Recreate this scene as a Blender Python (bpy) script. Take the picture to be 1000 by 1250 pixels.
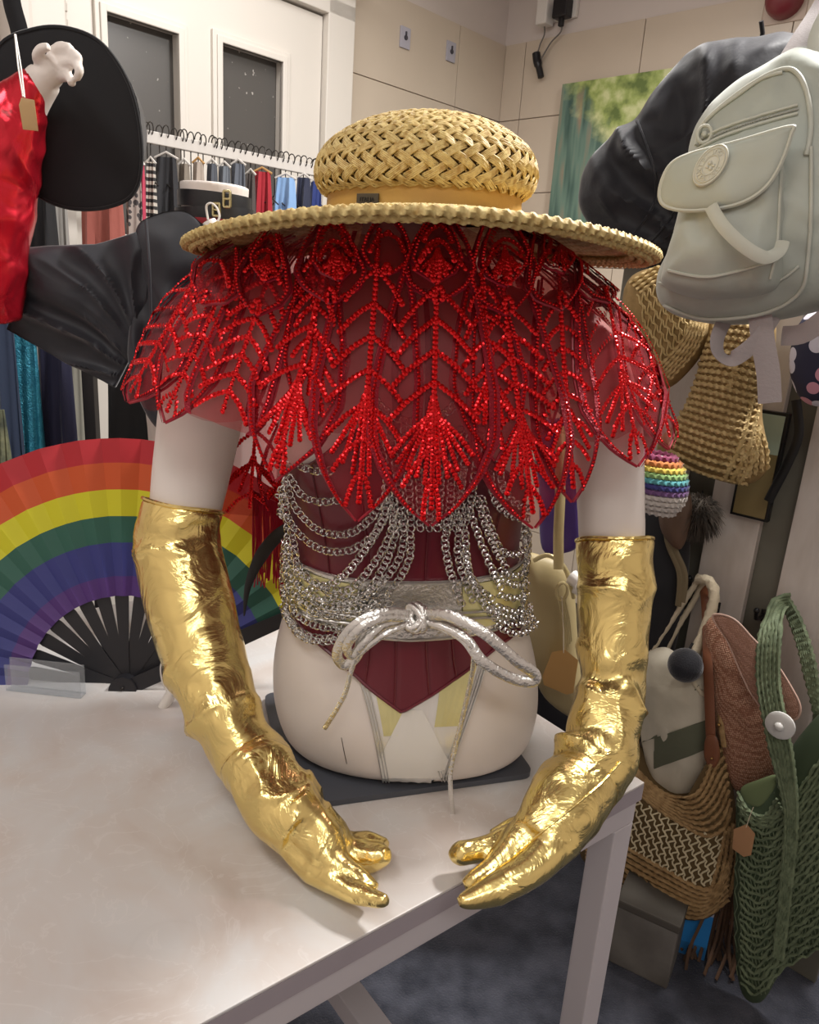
import bpy, bmesh, math, random
from mathutils import Vector, Matrix, noise
from mathutils.bvhtree import BVHTree
for _o in list(bpy.data.objects): bpy.data.objects.remove(_o)
scn = bpy.context.scene
COL = scn.collection
PI = math.pi
random.seed(7)
# ------------------------------------------------------------------ camera
FPX = 920.0
PITCH = math.radians(16.4); ROLL = math.radians(3.9)
CAM = Vector((0, 0, 1.40))
FW = Vector((0, math.cos(PITCH), -math.sin(PITCH)))
_up = Vector((0, math.sin(PITCH), math.cos(PITCH))); _rt = Vector((1, 0, 0))
CR = _rt*math.cos(ROLL) + _up*math.sin(ROLL)
CU = _up*math.cos(ROLL) - _rt*math.sin(ROLL)
cd = bpy.data.cameras.new('camera'); cam = bpy.data.objects.new('camera', cd); COL.objects.link(cam)
cd.sensor_fit = 'HORIZONTAL'; cd.sensor_width = 36; cd.lens = FPX/1000*36; cd.clip_start = 0.02
cam.matrix_world = Matrix(((CR.x, CU.x, -FW.x, CAM.x), (CR.y, CU.y, -FW.y, CAM.y), (CR.z, CU.z, -FW.z, CAM.z), (0, 0, 0, 1)))
scn.camera = cam
# ------------------------------------------------------------------ light
scn.view_settings.view_transform = 'Standard'; scn.view_settings.look = 'None'
scn.view_settings.gamma = 1; scn.view_settings.use_curve_mapping = False
scn.view_settings.exposure = 0.3
wd = bpy.data.worlds.new('world'); scn.world = wd; wd.use_nodes = True
wd.node_tree.nodes['Background'].inputs[0].default_value = (1.0, 0.95, 0.9, 1)
wd.node_tree.nodes['Background'].inputs[1].default_value = 0.30
def area(name, loc, target, sx, sy, power, col=(1, .97, .935)):
    l = bpy.data.lights.new(name, 'AREA'); l.shape = 'RECTANGLE'; l.size = sx; l.size_y = sy; l.energy = power; l.color = col
    o = bpy.data.objects.new(name, l); COL.objects.link(o); o.location = loc
    o.rotation_euler = (Vector(target)-Vector(loc)).to_track_quat('-Z', 'Y').to_euler(); return o
area('ceiling_lamp', (1.05, 1.45, 2.72), (0.6, 1.0, 0), 0.3, 0.3, 60)
area('ceiling_lamp', (-0.9, 0.3, 2.72), (-0.8, 0.4, 0), 0.9, 0.3, 9)
area('ceiling_lamp', (-0.1, 2.2, 2.72), (-0.1, 2.3, 0), 1.2, 0.3, 12)
area('ceiling_lamp', (0.3, -0.9, 2.72), (0.3, -0.3, 0.5), 1.4, 0.4, 12)

# ------------------------------------------------------------------ pixel / world helpers
def ray(px, py): return CR*((px-500)/FPX) - CU*((py-625)/FPX) + FW
def W(px, py, Y):
    v = ray(px, py); return CAM + v*(Y/v.y)
def Wz(px, py, z):
    v = ray(px, py); return CAM + v*((z-CAM.z)/v.z)
def Wpl(px, py, p, n):
    v = ray(px, py); return CAM + v*((Vector(p)-CAM).dot(n)/v.dot(n))
def depth(p): return (Vector(p)-CAM).dot(FW)
def pix(p):
    d = Vector(p)-CAM; k = d.dot(FW); return 500+FPX*d.dot(CR)/k, 625-FPX*d.dot(CU)/k
def rp(p, r): return r*depth(p)/FPX
def lerp(a, b, t): return a+(b-a)*t
def interp(x, tab):
    if x <= tab[0][0]: return tab[0][1]
    for (x0, y0), (x1, y1) in zip(tab, tab[1:]):
        if x <= x1: return lerp(y0, y1, (x-x0)/(x1-x0+1e-12))
    return tab[-1][1]
def crom(pts, n, closed=False):
    """Catmull-Rom through tuples/vectors of any size"""
    pts = [tuple(p) for p in pts]; N = len(pts); out = []
    segs = N if closed else N-1
    for i in range(segs):
        g = (lambda k: pts[k % N]) if closed else (lambda k: pts[max(0, min(N-1, k))])
        p0, p1, p2, p3 = g(i-1), g(i), g(i+1), g(i+2)
        for j in range(n):
            t = j/n
            out.append(tuple(0.5*((2*b)+(-a+c)*t+(2*a-5*b+4*c-d)*t*t+(-a+3*b-3*c+d)*t**3) for a, b, c, d in zip(p0, p1, p2, p3)))
    if not closed: out.append(pts[-1])
    return out
def resample(pts, step=None, n=None):
    pts = [Vector(p) for p in pts]; L = [0]
    for a, b in zip(pts, pts[1:]): L.append(L[-1]+(b-a).length)
    if L[-1] < 1e-9: return [pts[0], pts[-1]]
    if n is None: n = max(1, int(round(L[-1]/step)))
    out = []; k = 0
    for i in range(n+1):
        s = L[-1]*i/n
        while k < len(L)-2 and L[k+1] < s: k += 1
        t = (s-L[k])/max(1e-12, L[k+1]-L[k]); out.append(pts[k].lerp(pts[k+1], min(1, max(0, t))))
    return out
# ------------------------------------------------------------------ materials
def lin(h):
    if isinstance(h, str):
        h = h.lstrip('#'); c = [int(h[i:i+2], 16)/255 for i in (0, 2, 4)]
        return tuple((x/12.92 if x <= .04045 else ((x+.055)/1.055)**2.4) for x in c)+(1,)
    return tuple(h)+((1,) if len(h) == 3 else ())
def mat(name, col, rough=.5, metal=0, col2=None, cscale=8, bump=0, bscale=60, bdetail=3, sheen=0, coat=0, stretch=None, contrast=(.35, .65), trans=0, alpha=None, ior=None, spec=None, extra=None, uv=False):
    m = bpy.data.materials.new(name); m.use_nodes = True; nt = m.node_tree; N = nt.nodes; L = nt.links
    b = N['Principled BSDF']
    b.inputs['Base Color'].default_value = lin(col); b.inputs['Roughness'].default_value = rough; b.inputs['Metallic'].default_value = metal
    if sheen: b.inputs['Sheen Weight'].default_value = sheen; b.inputs['Sheen Roughness'].default_value = .4
    if coat: b.inputs['Coat Weight'].default_value = coat; b.inputs['Coat Roughness'].default_value = .15
    if trans: b.inputs['Transmission Weight'].default_value = trans
    if alpha is not None: b.inputs['Alpha'].default_value = alpha
    if ior: b.inputs['IOR'].default_value = ior
    if spec is not None: b.inputs['Specular IOR Level'].default_value = spec
    tc = N.new('ShaderNodeTexCoord'); mp = N.new('ShaderNodeMapping'); L.new(tc.outputs['UV' if uv else 'Object'], mp.inputs[0])
    if stretch: mp.inputs['Scale'].default_value = stretch
    if col2 is not None:
        n = N.new('ShaderNodeTexNoise'); n.inputs['Scale'].default_value = cscale; n.inputs['Detail'].default_value = 5
        L.new(mp.outputs[0], n.inputs['Vector'])
        r = N.new('ShaderNodeValToRGB'); r.color_ramp.elements[0].position = contrast[0]; r.color_ramp.elements[1].position = contrast[1]
        r.color_ramp.elements[0].color = lin(col); r.color_ramp.elements[1].color = lin(col2)
        L.new(n.outputs[0], r.inputs[0]); L.new(r.outputs[0], b.inputs['Base Color'])
    if bump:
        n2 = N.new('ShaderNodeTexNoise'); n2.inputs['Scale'].default_value = bscale; n2.inputs['Detail'].default_value = bdetail
        L.new(mp.outputs[0], n2.inputs['Vector'])
        bp = N.new('ShaderNodeBump'); bp.inputs['Strength'].default_value = bump; bp.inputs['Distance'].default_value = .004
        L.new(n2.outputs[0], bp.inputs['Height']); L.new(bp.outputs[0], b.inputs['Normal'])
    if extra: extra(nt, b, mp)
    return m
def wrinkle(scale=12, strength=.8, dist=.02, nxt=None):
    def f(nt, b, mp):
        N = nt.nodes; L = nt.links; prev = b.inputs['Normal'].links[0].from_socket if b.inputs['Normal'].links else None
        n = N.new('ShaderNodeTexNoise'); n.noise_type = 'RIDGED_MULTIFRACTAL'; n.inputs['Scale'].default_value = scale; n.inputs['Detail'].default_value = 3; n.inputs['Distortion'].default_value = 1.0
        L.new(mp.outputs[0], n.inputs['Vector']); bp = N.new('ShaderNodeBump'); bp.inputs['Strength'].default_value = strength; bp.inputs['Distance'].default_value = dist
        L.new(n.outputs[0], bp.inputs['Height']); 
        if prev: L.new(prev, bp.inputs['Normal'])
        L.new(bp.outputs[0], b.inputs['Normal'])
    return f
# ------------------------------------------------------------------ mesh builder
class MB:
    def __init__(s): s.v = []; s.f = []; s.uv = {}; s.mi = {}
    def add(s, vs, fs, mi=0):
        o = len(s.v); s.v += [Vector(x) for x in vs]
        for f in fs:
            if mi: s.mi[len(s.f)] = mi
            s.f.append(tuple(i+o for i in f))
        return o
    def tube(s, pts, r, seg=8, cap=True, closed=False, flat=None, twist=0, lobes=0, lobe=.25, up=None, mi=0):
        pts = [Vector(p) for p in pts]; n = len(pts)
        if not hasattr(r, '__len__'): r = [r]*n
        T = []
        for i in range(n):
            a = pts[(i-1) % n] if closed else pts[max(0, i-1)]; b = pts[(i+1) % n] if closed else pts[min(n-1, i+1)]
            t = (b-a); T.append(t.normalized() if t.length > 1e-9 else (T[-1] if T else Vector((0, 0, 1))))
        ref = Vector(up) if up is not None else (Vector((0, 0, 1)) if abs(T[0].z) < .9 else Vector((0, 1, 0)))
        u = (ref-T[0]*ref.dot(T[0])).normalized(); vs = []; L = 0
        for i in range(n):
            if up is not None: ref = Vector(up); u = (ref-T[i]*ref.dot(T[i]))
            else: u = u-T[i]*u.dot(T[i])
            u = u.normalized() if u.length > 1e-6 else Vector((1, 0, 0)); w = T[i].cross(u)
            if i: L += (pts[i]-pts[i-1]).length
            for k in range(seg):
                a = 2*PI*k/seg; rr = r[i]
                if lobes: rr = rr*(1+lobe*math.cos(lobes*a+twist*L))
                x, y = math.cos(a)*rr, math.sin(a)*rr
                if flat: x *= flat
                vs.append(pts[i]+u*x+w*y)
        fs = []
        for i in range(n if closed else n-1):
            for k in range(seg):
                a, b = i*seg+k, i*seg+(k+1) % seg; j = (i+1) % n
                fs.append((a, b, j*seg+(k+1) % seg, j*seg+k))
        if cap and not closed: fs += [tuple(range(seg))[::-1], tuple((n-1)*seg+k for k in range(seg))]
        s.add(vs, fs, mi)
    def box(s, c, sx, sy, sz, M=None, bev=0, mi=0):
        M = M or Matrix.Identity(3); c = Vector(c)
        bm = bmesh.new(); bmesh.ops.create_cube(bm, size=1)
        for v in bm.verts: v.co = Vector((v.co.x*sx, v.co.y*sy, v.co.z*sz))
        if bev: bmesh.ops.bevel(bm, geom=bm.edges[:], offset=bev, segments=2, affect='EDGES', profile=.6)
        bm.verts.index_update()
        s.add([c+M @ v.co for v in bm.verts], [tuple(v.index for v in f.verts) for f in bm.faces], mi); bm.free()
    def loft(s, rings, cap=True, mi=0):
        n = len(rings[0]); vs = [p for r in rings for p in r]; fs = []
        for i in range(len(rings)-1):
            for k in range(n): fs.append((i*n+k, i*n+(k+1) % n, (i+1)*n+(k+1) % n, (i+1)*n+k))
        o = s.add(vs, fs, mi)
        if cap:
            for i in (0, len(rings)-1):
                c = sum((Vector(p) for p in rings[i]), Vector())/n; ci = s.add([c], [], mi)
                for k in range(n):
                    a, b = o+i*n+k, o+i*n+(k+1) % n
                    s.f.append((ci, b, a) if i == 0 else (ci, a, b))
                    if mi: s.mi[len(s.f)-1] = mi
    def grid(s, rows, thick=0, mi=0):
        n = len(rows[0]); m = len(rows); vs = [Vector(p) for r in rows for p in r]
        fs = [(i*n+k, i*n+k+1, (i+1)*n+k+1, (i+1)*n+k) for i in range(m-1) for k in range(n-1)]
        if not thick: s.add(vs, fs, mi); return
        nn = [Vector() for _ in vs]
        for f in fs:
            q = (vs[f[2]]-vs[f[0]]).cross(vs[f[3]]-vs[f[1]])
            for i in f: nn[i] += q
        back = [v-(q.normalized() if q.length > 0 else Vector((0, 1, 0)))*thick for v, q in zip(vs, nn)]
        o = len(vs); fs += [tuple(i+o for i in f[::-1]) for f in fs]
        rim = [k for k in range(n)]+[i*n+n-1 for i in range(1, m)]+[(m-1)*n+k for k in range(n-2, -1, -1)]+[i*n for i in range(m-2, 0, -1)]
        for a, b in zip(rim, rim[1:]+rim[:1]): fs.append((b, a, a+o, b+o))
        s.add(vs+back, fs, mi)
    def ball(s, c, r, seg=12, rings=8, sc=(1, 1, 1), mi=0):
        c = Vector(c); R = []
        for i in range(1, rings):
            a = PI*i/rings; R.append([c+Vector((math.sin(a)*math.cos(2*PI*k/seg)*r*sc[0], math.sin(a)*math.sin(2*PI*k/seg)*r*sc[1], math.cos(a)*r*sc[2])) for k in range(seg)])
        o = len(s.v); s.loft(R, cap=True, mi=mi)
        s.v[-2] = c+Vector((0, 0, r*sc[2])); s.v[-1] = c-Vector((0, 0, r*sc[2]))
    def build(s, name, m, parent=None, smooth=True, label=None, kind=None, origin=None, sharp=None):
        me = bpy.data.meshes.new(name); O = parent_origin(parent) if parent else (Vector(origin) if origin is not None else Vector())
        me.from_pydata([v-O for v in s.v], [], s.f); me.update()
        ms = m if isinstance(m, (list, tuple)) else [m]
        for x in ms: me.materials.append(x)
        for i, k in s.mi.items(): me.polygons[i].material_index = k
        if smooth: me.polygons.foreach_set('use_smooth', [True]*len(me.polygons))
        bm = bmesh.new(); bm.from_mesh(me); bmesh.ops.recalc_face_normals(bm, faces=bm.faces)
        if smooth:
            A = sharp if sharp is not None else .9
            for e in bm.edges:
                if len(e.link_faces) == 2 and e.calc_face_angle(0) > A: e.smooth = False
        bm.to_mesh(me); bm.free()
        o = bpy.data.objects.new(name, me); COL.objects.link(o)
        if parent: o.parent = parent
        else: o.location = O
        if label: o['label'] = label
        if kind: o['kind'] = kind
        return o
def parent_origin(p):
    L = Vector(p.location)
    while p.parent: p = p.parent; L += Vector(p.location)
    return L
def thing(name, label, cat, loc=(0, 0, 0), group=None):
    o = bpy.data.objects.new(name, None); COL.objects.link(o); o.location = loc; o.empty_display_size = .05
    o['label'] = label; o['category'] = cat
    if group: o['group'] = group
    return o
def tag(o, label, cat, group=None):
    o['label'] = label; o['category'] = cat
    if group: o['group'] = group
    return o
def struct(o): o['kind'] = 'structure'; return o
def remesh(mb, voxel, smooth_it=4, disp=None):
    me = bpy.data.meshes.new('t'); me.from_pydata(mb.v, [], mb.f); me.update()
    bm = bmesh.new(); bm.from_mesh(me); bmesh.ops.recalc_face_normals(bm, faces=bm.faces); bm.to_mesh(me); bm.free()
    o = bpy.data.objects.new('t', me); COL.objects.link(o)
    md = o.modifiers.new('r', 'REMESH'); md.mode = 'VOXEL'; md.voxel_size = voxel; md.use_smooth_shade = True
    sm = o.modifiers.new('s', 'SMOOTH'); sm.factor = .5; sm.iterations = smooth_it
    dg = bpy.context.evaluated_depsgraph_get(); ev = o.evaluated_get(dg); m2 = bpy.data.meshes.new_from_object(ev)
    out = MB(); vs = [v.co.copy() for v in m2.vertices]
    if disp:
        nr = [v.normal.copy() for v in m2.vertices]; vs = [v+n*disp(v, n) for v, n in zip(vs, nr)]
    out.v = vs; out.f = [tuple(p.vertices) for p in m2.polygons]
    bpy.data.objects.remove(o); bpy.data.meshes.remove(me); bpy.data.meshes.remove(m2)
    return out
def bvh_of(mb): return BVHTree.FromPolygons(mb.v, mb.f)
def proj(px, py, bvh, off=0, fb=None):
    """point of a built surface seen at a place in the photograph"""
    v = ray(px, py).normalized(); h = bvh.ray_cast(CAM, v)
    if h[0] is None:
        if fb is None: h = bvh.find_nearest(CAM+v*1.0); 
        else: return W(px, py, fb), -v
        n = h[1]; n = n if n.dot(v) < 0 else -n
        return h[0]+n*off, n
    n = h[1] if h[1].dot(v) < 0 else -h[1]
    return h[0]+n*off, n
def pillow(mb, pts, plane, T, back=.5, rings=12, n=6, closed_smooth=True, fold=None, power=.5, cen=None, mi=0):
    """inflated closed body; outline pixels -> plane, bulging T towards the viewer"""
    P0, nrm = Vector(plane[0]), Vector(plane[1]).normalized()
    if nrm.dot(CAM-P0) < 0: nrm = -nrm
    b2 = crom(pts, n, True) if closed_smooth else [tuple(q) for a, b in zip(pts, pts[1:]+pts[:1]) for q in [(lerp(a[0], b[0], t/n), lerp(a[1], b[1], t/n)) for t in range(n)]]
    B = [Wpl(x, y, P0, nrm) for x, y in b2]; c = Wpl(cen[0], cen[1], P0, nrm) if cen else sum(B, Vector())/len(B)
    ex = nrm.cross(Vector((0, 0, 1))).normalized()*-1; ey = ex.cross(nrm)
    R = []; K = len(B)
    for sgn, TT in ((1, T), (-1, T*back)):
        for i in range(rings+1):
            s_ = math.sin(PI/2*i/rings) if sgn > 0 else math.sin(PI/2*(rings-i)/rings)
            if sgn < 0 and i == 0: continue
            s_ = max(s_, .02); h = max(0, 1-s_**2.6)**power
            row = []
            for q in B:
                p = c+(q-c)*s_; d = TT*h*sgn
                if fold: d += fold((p-c).dot(ex), (p-c).dot(ey), s_, sgn)*(h**.5 if sgn > 0 else 0)
                row.append(p+nrm*d)
            R.append(row)
    mb.loft(R, cap=True, mi=mi)
    return c, nrm, ex, ey
def fbm(x, y, z=0, oct=3):
    return noise.fractal(Vector((x, y, z)), 1, 2, oct)
def radfold(px0, py0, A, N=3.2, seed=0, B=.4):
    def f(x, y, s, g):
        dx, dy = x-px0, y-py0; d = math.hypot(dx, dy); an = math.atan2(dx, -dy)
        w = noise.noise(Vector((x*7, y*7, seed)))
        return A*(min(1, d/.12)*((1-abs(noise.noise(Vector((an*N+w*.5, d*1.6, seed)))))**3*1.3-.75)+B*ridge(x*13+w*2, y*11, seed+3)*.6+B*w+.25*B*noise.noise(Vector((x*30, y*30, seed))))
    return f
def ridge(x, y, z=0): return 1-abs(noise.noise(Vector((x, y, z))))*2
def text(name, s, size, loc, xdir, ydir, m, parent=None, ext=.0006, align='CENTER'):
    cu = bpy.data.curves.new('t', 'FONT'); cu.body = s; cu.size = size; cu.extrude = ext; cu.align_x = align; cu.align_y = 'CENTER'
    o = bpy.data.objects.new('t', cu); COL.objects.link(o); dg = bpy.context.evaluated_depsgraph_get()
    me = bpy.data.meshes.new_from_object(o.evaluated_get(dg)); bpy.data.objects.remove(o)
    x = Vector(xdir).normalized(); z = x.cross(Vector(ydir)).normalized(); y = z.cross(x)
    mb = MB(); mb.v = [Vector(loc)+x*v.co.x+y*v.co.y+z*v.co.z for v in me.vertices]; mb.f = [tuple(p.vertices) for p in me.polygons]
    return mb.build(name, m, parent, smooth=False)
NY = Vector((0, -1, 0))
# ================================================================== setting
M_wallw = mat('white_plaster', '#d9cfc9', .8, bump=.12, bscale=30)
M_tile = mat('cream_tile', '#d3c5b3', .35, col2='#ccbeac', cscale=2, bump=.03, bscale=8)
M_grout = mat('grout', '#9a9088', .9)
M_door = mat('cream_door_paint', '#dcd6cd', .45, bump=.08, bscale=25)
def dust(nt, b, mp):
    N = nt.nodes; L = nt.links
    n = N.new('ShaderNodeTexNoise'); n.inputs['Scale'].default_value = 55; n.inputs['Detail'].default_value = 2
    L.new(mp.outputs[0], n.inputs['Vector']); r = N.new('ShaderNodeValToRGB')
    r.color_ramp.elements[0].position = .70; r.color_ramp.elements[1].position = .76
    r.color_ramp.elements[0].color = lin('#55524f'); r.color_ramp.elements[1].color = lin('#b5b0aa')
    L.new(n.outputs[0], r.inputs[0]); L.new(r.outputs[0], b.inputs['Base Color'])
M_pane = mat('dusty_dark_glass', '#55524f', .35, extra=dust)
M_floor = mat('blue_grey_carpet', '#2a2d38', .95, col2='#4a4c57', cscale=14, bump=1, bscale=220, sheen=.2)
uB = Vector((math.sin(math.radians(42.4)), math.cos(math.radians(42.4)), 0))       # along back wall
uR = Vector((math.sin(math.radians(132.4)), math.cos(math.radians(132.4)), 0))     # along right wall, towards camera
CORNER = W(617, 57, 3.9)
nB = -Vector((uR.x, uR.y, 0))*-1   # faces the room
nB = uR.copy(); nR = -uB
ZT = CORNER.z; ZC = 3.0; CX = Vector((CORNER.x, CORNER.y, 0))
def slab(name, m, p, u, L, z0, z1, nrm, t=.06, struct_=True, bev=0, parent=None):
    mb = MB(); c = p+u*(L/2)-nrm*(t/2); c = Vector((c.x, c.y, (z0+z1)/2))
    M = Matrix((u, nrm, Vector((0, 0, 1)))).transposed()
    mb.box(c, abs(L), t, z1-z0, M, bev)
    o = mb.build(name, m, parent, smooth=False)
    if struct_ and not parent: struct(o)
    return o
floor_mb = MB(); floor_mb.box((0.2, 0.8, -.03), 7, 8, .06)
struct(floor_mb.build('floor', M_floor, smooth=False))
ceil_mb = MB(); ceil_mb.box((0.2, 0.8, ZC+.03), 7, 8, .06)
struct(ceil_mb.build('ceiling', M_wallw, smooth=False))
wb = slab('wall_back', M_wallw, CX-uB*4.3, uB, 4.3, 0, ZC, nB)
wr = slab('wall_right', M_wallw, CX, uR, 4.6, 0, ZC, nR)
slab('wall_left', M_wallw, CX-uB*4.3, uR, 4.6, 0, ZC, uB)
slab('wall_front', M_wallw, CX-uB*4.3+uR*4.6, uB, 4.3, 0, ZC, -nB)
def wallpt(px, py, which):
    return Wpl(px, py, CORNER, nB if which == 'b' else nR)
# tiles: rows under ZT on both walls
zrow = wallpt(612, 151, 'b').z; RH = ZT-zrow
def tiles(wall, u, n, cuts, first):
    rows = []; z = ZT
    z1 = ZT
    rr = [(zrow, ZT)]; z = zrow
    while z > 0.02: rr.append((max(0, z-RH), z)); z -= RH
    for ri, (z0, z1) in enumerate(rr):
        for a, b in cuts:
            mb = MB(); c = CX+u*((a+b)/2)+n*.006; M = Matrix((u, n, Vector((0, 0, 1)))).transposed()
            mb.box((c.x, c.y, (z0+z1)/2), abs(b-a)-.004, .012, z1-z0-.004, M, .001)
            mb.build('tile', M_tile, wall, smooth=False)
t555 = (wallpt(555, 100, 'b')-CX).dot(uB); t417 = (wallpt(417, 90, 'b')-CX).dot(uB)
tiles(wb, uB, nB, [(t555, 0), (t417, t555)], 0)
r0 = (wallpt(640, 100, 'r')-CX).dot(uR); r1 = (wallpt(787, 50, 'r')-CX).dot(uR); dW = r1-r0
cuts = [(.012, r0)]+[(r0+k*dW, r0+(k+1)*dW) for k in range(4)]
tiles(wr, uR, nR, cuts, 0)
# pinkish light spot etc. comes from the lamps
# ---- small switch plates on tiles
M_plate = mat('pale_grey_plate', '#b4b2bd', .5); M_dot = mat('dark_grey_mark', '#45434a', .6)
for i, (px, py, lab) in enumerate([(491, 47, 'small grey square plate high on the cream tiles nearer the door'), (547, 64, 'small grey square plate high on the cream tiles nearer the corner')]):
    p = wallpt(px, py, 'b')+nB*.016; t = thing('wall_plate', lab, 'switch plate', p, 'wall plates on the tiles'); M = Matrix((uB, nB, Vector((0, 0, 1)))).transposed()
    mb = MB(); mb.box(p, .055, .008, .075, M, .002); mb.build('plate', M_plate, t, smooth=False)
    mb = MB(); mb.tube([p+nB*.003, p+nB*.008], .009, 12); mb.box(p+nB*.006+Vector((0, 0, .012)), .006, .006, .018, M); mb.build('knob', M_dot, t, smooth=False)
# ---- door
dR = (wallpt(383, 100, 'b')-CX).dot(uB); dL = (wallpt(72, 60, 'b')-CX).dot(uB)
dtop = wallpt(383, 22, 'b').z
door = thing('door_1', 'cream painted door with two dark dusty glass panes', 'door', CX+uB*((dL+dR)/2)); del door['category']; struct(door)
Mw = Matrix((uB, nB, Vector((0, 0, 1)))).transposed()
def wallbox(mb, t0, t1, z0, z1, o0, o1, bev=0):
    c = CX+uB*((t0+t1)/2)+nB*((o0+o1)/2); mb.box((c.x, c.y, (z0+z1)/2), abs(t1-t0), abs(o1-o0), abs(z1-z0), Mw, bev)
def tz(px, py): p = wallpt(px, py, 'b'); return (p-CX).dot(uB), p.z
pA = [tz(118, 20), tz(208, 40)]; pB = [tz(259, 55), tz(335, 76)]
a0, a1 = pA[0][0], pA[1][0]; b0, b1 = pB[0][0], pB[1][0]
az1 = (pA[0][1]+pA[1][1])/2+.0; bz1 = (pB[0][1]+pB[1][1])/2; pz0 = bz1-.62
mb = MB()   # stiles and rails leave the openings free
wallbox(mb, dL, a0, .01, dtop, .0, .04); wallbox(mb, a1, b0, .01, dtop, 0, .04); wallbox(mb, b1, dR, .01, dtop, 0, .04)
wallbox(mb, a0, a1, az1, dtop, 0, .04); wallbox(mb, b0, b1, bz1, dtop, 0, .04)
wallbox(mb, a0, a1, .01, pz0, 0, .04); wallbox(mb, b0, b1, .01, pz0, 0, .04)
mb.build('door_frame', M_door, door, smooth=False)
for (x0, x1, zt) in ((a0, a1, az1), (b0, b1, bz1)):
    mb = MB(); wallbox(mb, x0, x1, pz0, zt, .005, .012); mb.build('pane', M_pane, door, smooth=False)
    for k, (w, h) in enumerate(((.030, .052), (.016, .058))):
        mb = MB()
        wallbox(mb, x0-w, x0+.004, pz0-w, zt+w, .038, h, .003); wallbox(mb, x1-.004, x1+w, pz0-w, zt+w, .038, h, .003)
        wallbox(mb, x0, x1, zt-.004, zt+w, .038, h, .003); wallbox(mb, x0, x1, pz0-w, pz0+.004, .038, h, .003)
        mb.build('moulding', M_door, door, smooth=False)
mb = MB(); wallbox(mb, dR+.004, t417-.003, 0, dtop+.06, 0, .07, .004); struct(mb.build('trim_1', M_door, smooth=False))
mb = MB(); wallbox(mb, dL-.5, t417-.003, dtop+.008, dtop+.09, 0, .07, .004); wallbox(mb, dL-.5, t417-.0, dtop+.09, dtop+.13, 0, .11, .01); wallbox(mb, dL-.5, t417, dtop+.13, dtop+.17, 0, .14, .01)
struct(mb.build('trim_2', M_door, smooth=False))
mb = MB(); wallbox(mb, dL-.10, dL-.006, 0, dtop+.01, 0, .07, .004); wallbox(mb, dL-.16, dL-.10, 0, dtop+.01, 0, .09, .012); struct(mb.build('trim_3', M_door, smooth=False))
M_hinge = mat('painted_hinge', '#c9c3ba', .4)
hz = wallpt(66, 12, 'b').z
mb = MB(); c = CX+uB*(dL-.004)+nB*.05; mb.tube([Vector((c.x, c.y, hz-.05)), Vector((c.x, c.y, hz+.06))], .008, 10)
for k in (-.05, -.01, .03): mb.tube([Vector((c.x, c.y, hz+k)), Vector((c.x, c.y, hz+k+.02))], .011, 10)
mb.build('hinge', M_hinge, door)
# ---- plug sockets, adapters and cable
sp = wallpt(688, 10, 'r')
Mr = Matrix((uR, nR, Vector((0, 0, 1)))).transposed()
M_wplast = mat('white_plastic', '#e4e0da', .35); M_bplast = mat('black_plastic', '#17161a', .4)
t = thing('wall_socket', 'white double socket high on the wall above the tiles', 'socket', sp)
mb = MB(); mb.box(sp+nR*.012, .16, .02, .10, Mr, .004); mb.build('plate', M_wplast, t, smooth=False)
ad = thing('plug_adapter', 'white and black plug adapters with two thin cables hanging from the high socket', 'adapter', sp+nR*.03)
pa = wallpt(674, 18, 'r')+nR*.05; pb = wallpt(694, 15, 'r')+nR*.045
mb = MB(); mb.box(pa, .055, .06, .11, Mr, .006); mb.build('white_adapter', M_wplast, ad, smooth=False)
mb = MB(); mb.box(pb, .07, .05, .07, Mr, .006); mb.box(pb-Vector((0, 0, .045)), .02, .02, .04, Mr, .004); mb.build('black_plug', M_bplast, ad, smooth=False)
def wallpath(pts, o, which='r', n=6): return [wallpt(x, y, which)+(nR if which == 'r' else nB)*o for x, y in crom(pts, n)]
for q in ([(671, 33), (671, 45), (666, 57), (662, 70)], [(692, 30), (691, 42), (679, 55), (667, 75)]):
    mb = MB(); mb.tube(wallpath(q, .04), .0035, 6); mb.build('cable', mat('grey_cable', '#6f6a66', .5) if 'grey_cable' not in bpy.data.materials else bpy.data.materials['grey_cable'], ad)
mb = MB(); mb.tube(wallpath([(661, 67), (662, 76), (665, 88), (667, 98)], .04), [.008]+[.018]*9+[.014]*8+[.006], 10); mb.build('cable_bundle', M_bplast, ad)
# ---- red fitting at the top right
rf = W(965, -6, 2.6)
t = thing('wall_fitting', 'dark red dome fitting on the tiled wall at the top edge above the backpack', 'wall fitting', rf)
wpR = wallpt(962, 2, 'r'); mb = MB()
mb.loft([[wpR+nR*(.015+h)+uR*(math.cos(a)*r)+Vector((0, 0, math.sin(a)*r)) for a in [2*PI*k/24 for k in range(24)]] for h, r in ((0, .062), (.03, .062), (.05, .055), (.065, .035), (.07, .01))])
mb.build('dome', mat('dark_red_plastic', '#7a2c33', .35), t)
mb = MB(); mb.box(wpR+nR*.014, .15, .004, .14, Mr, .004); mb.build('backplate', mat('beige_plastic', '#c9b6a6', .5), t, smooth=False)
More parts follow.
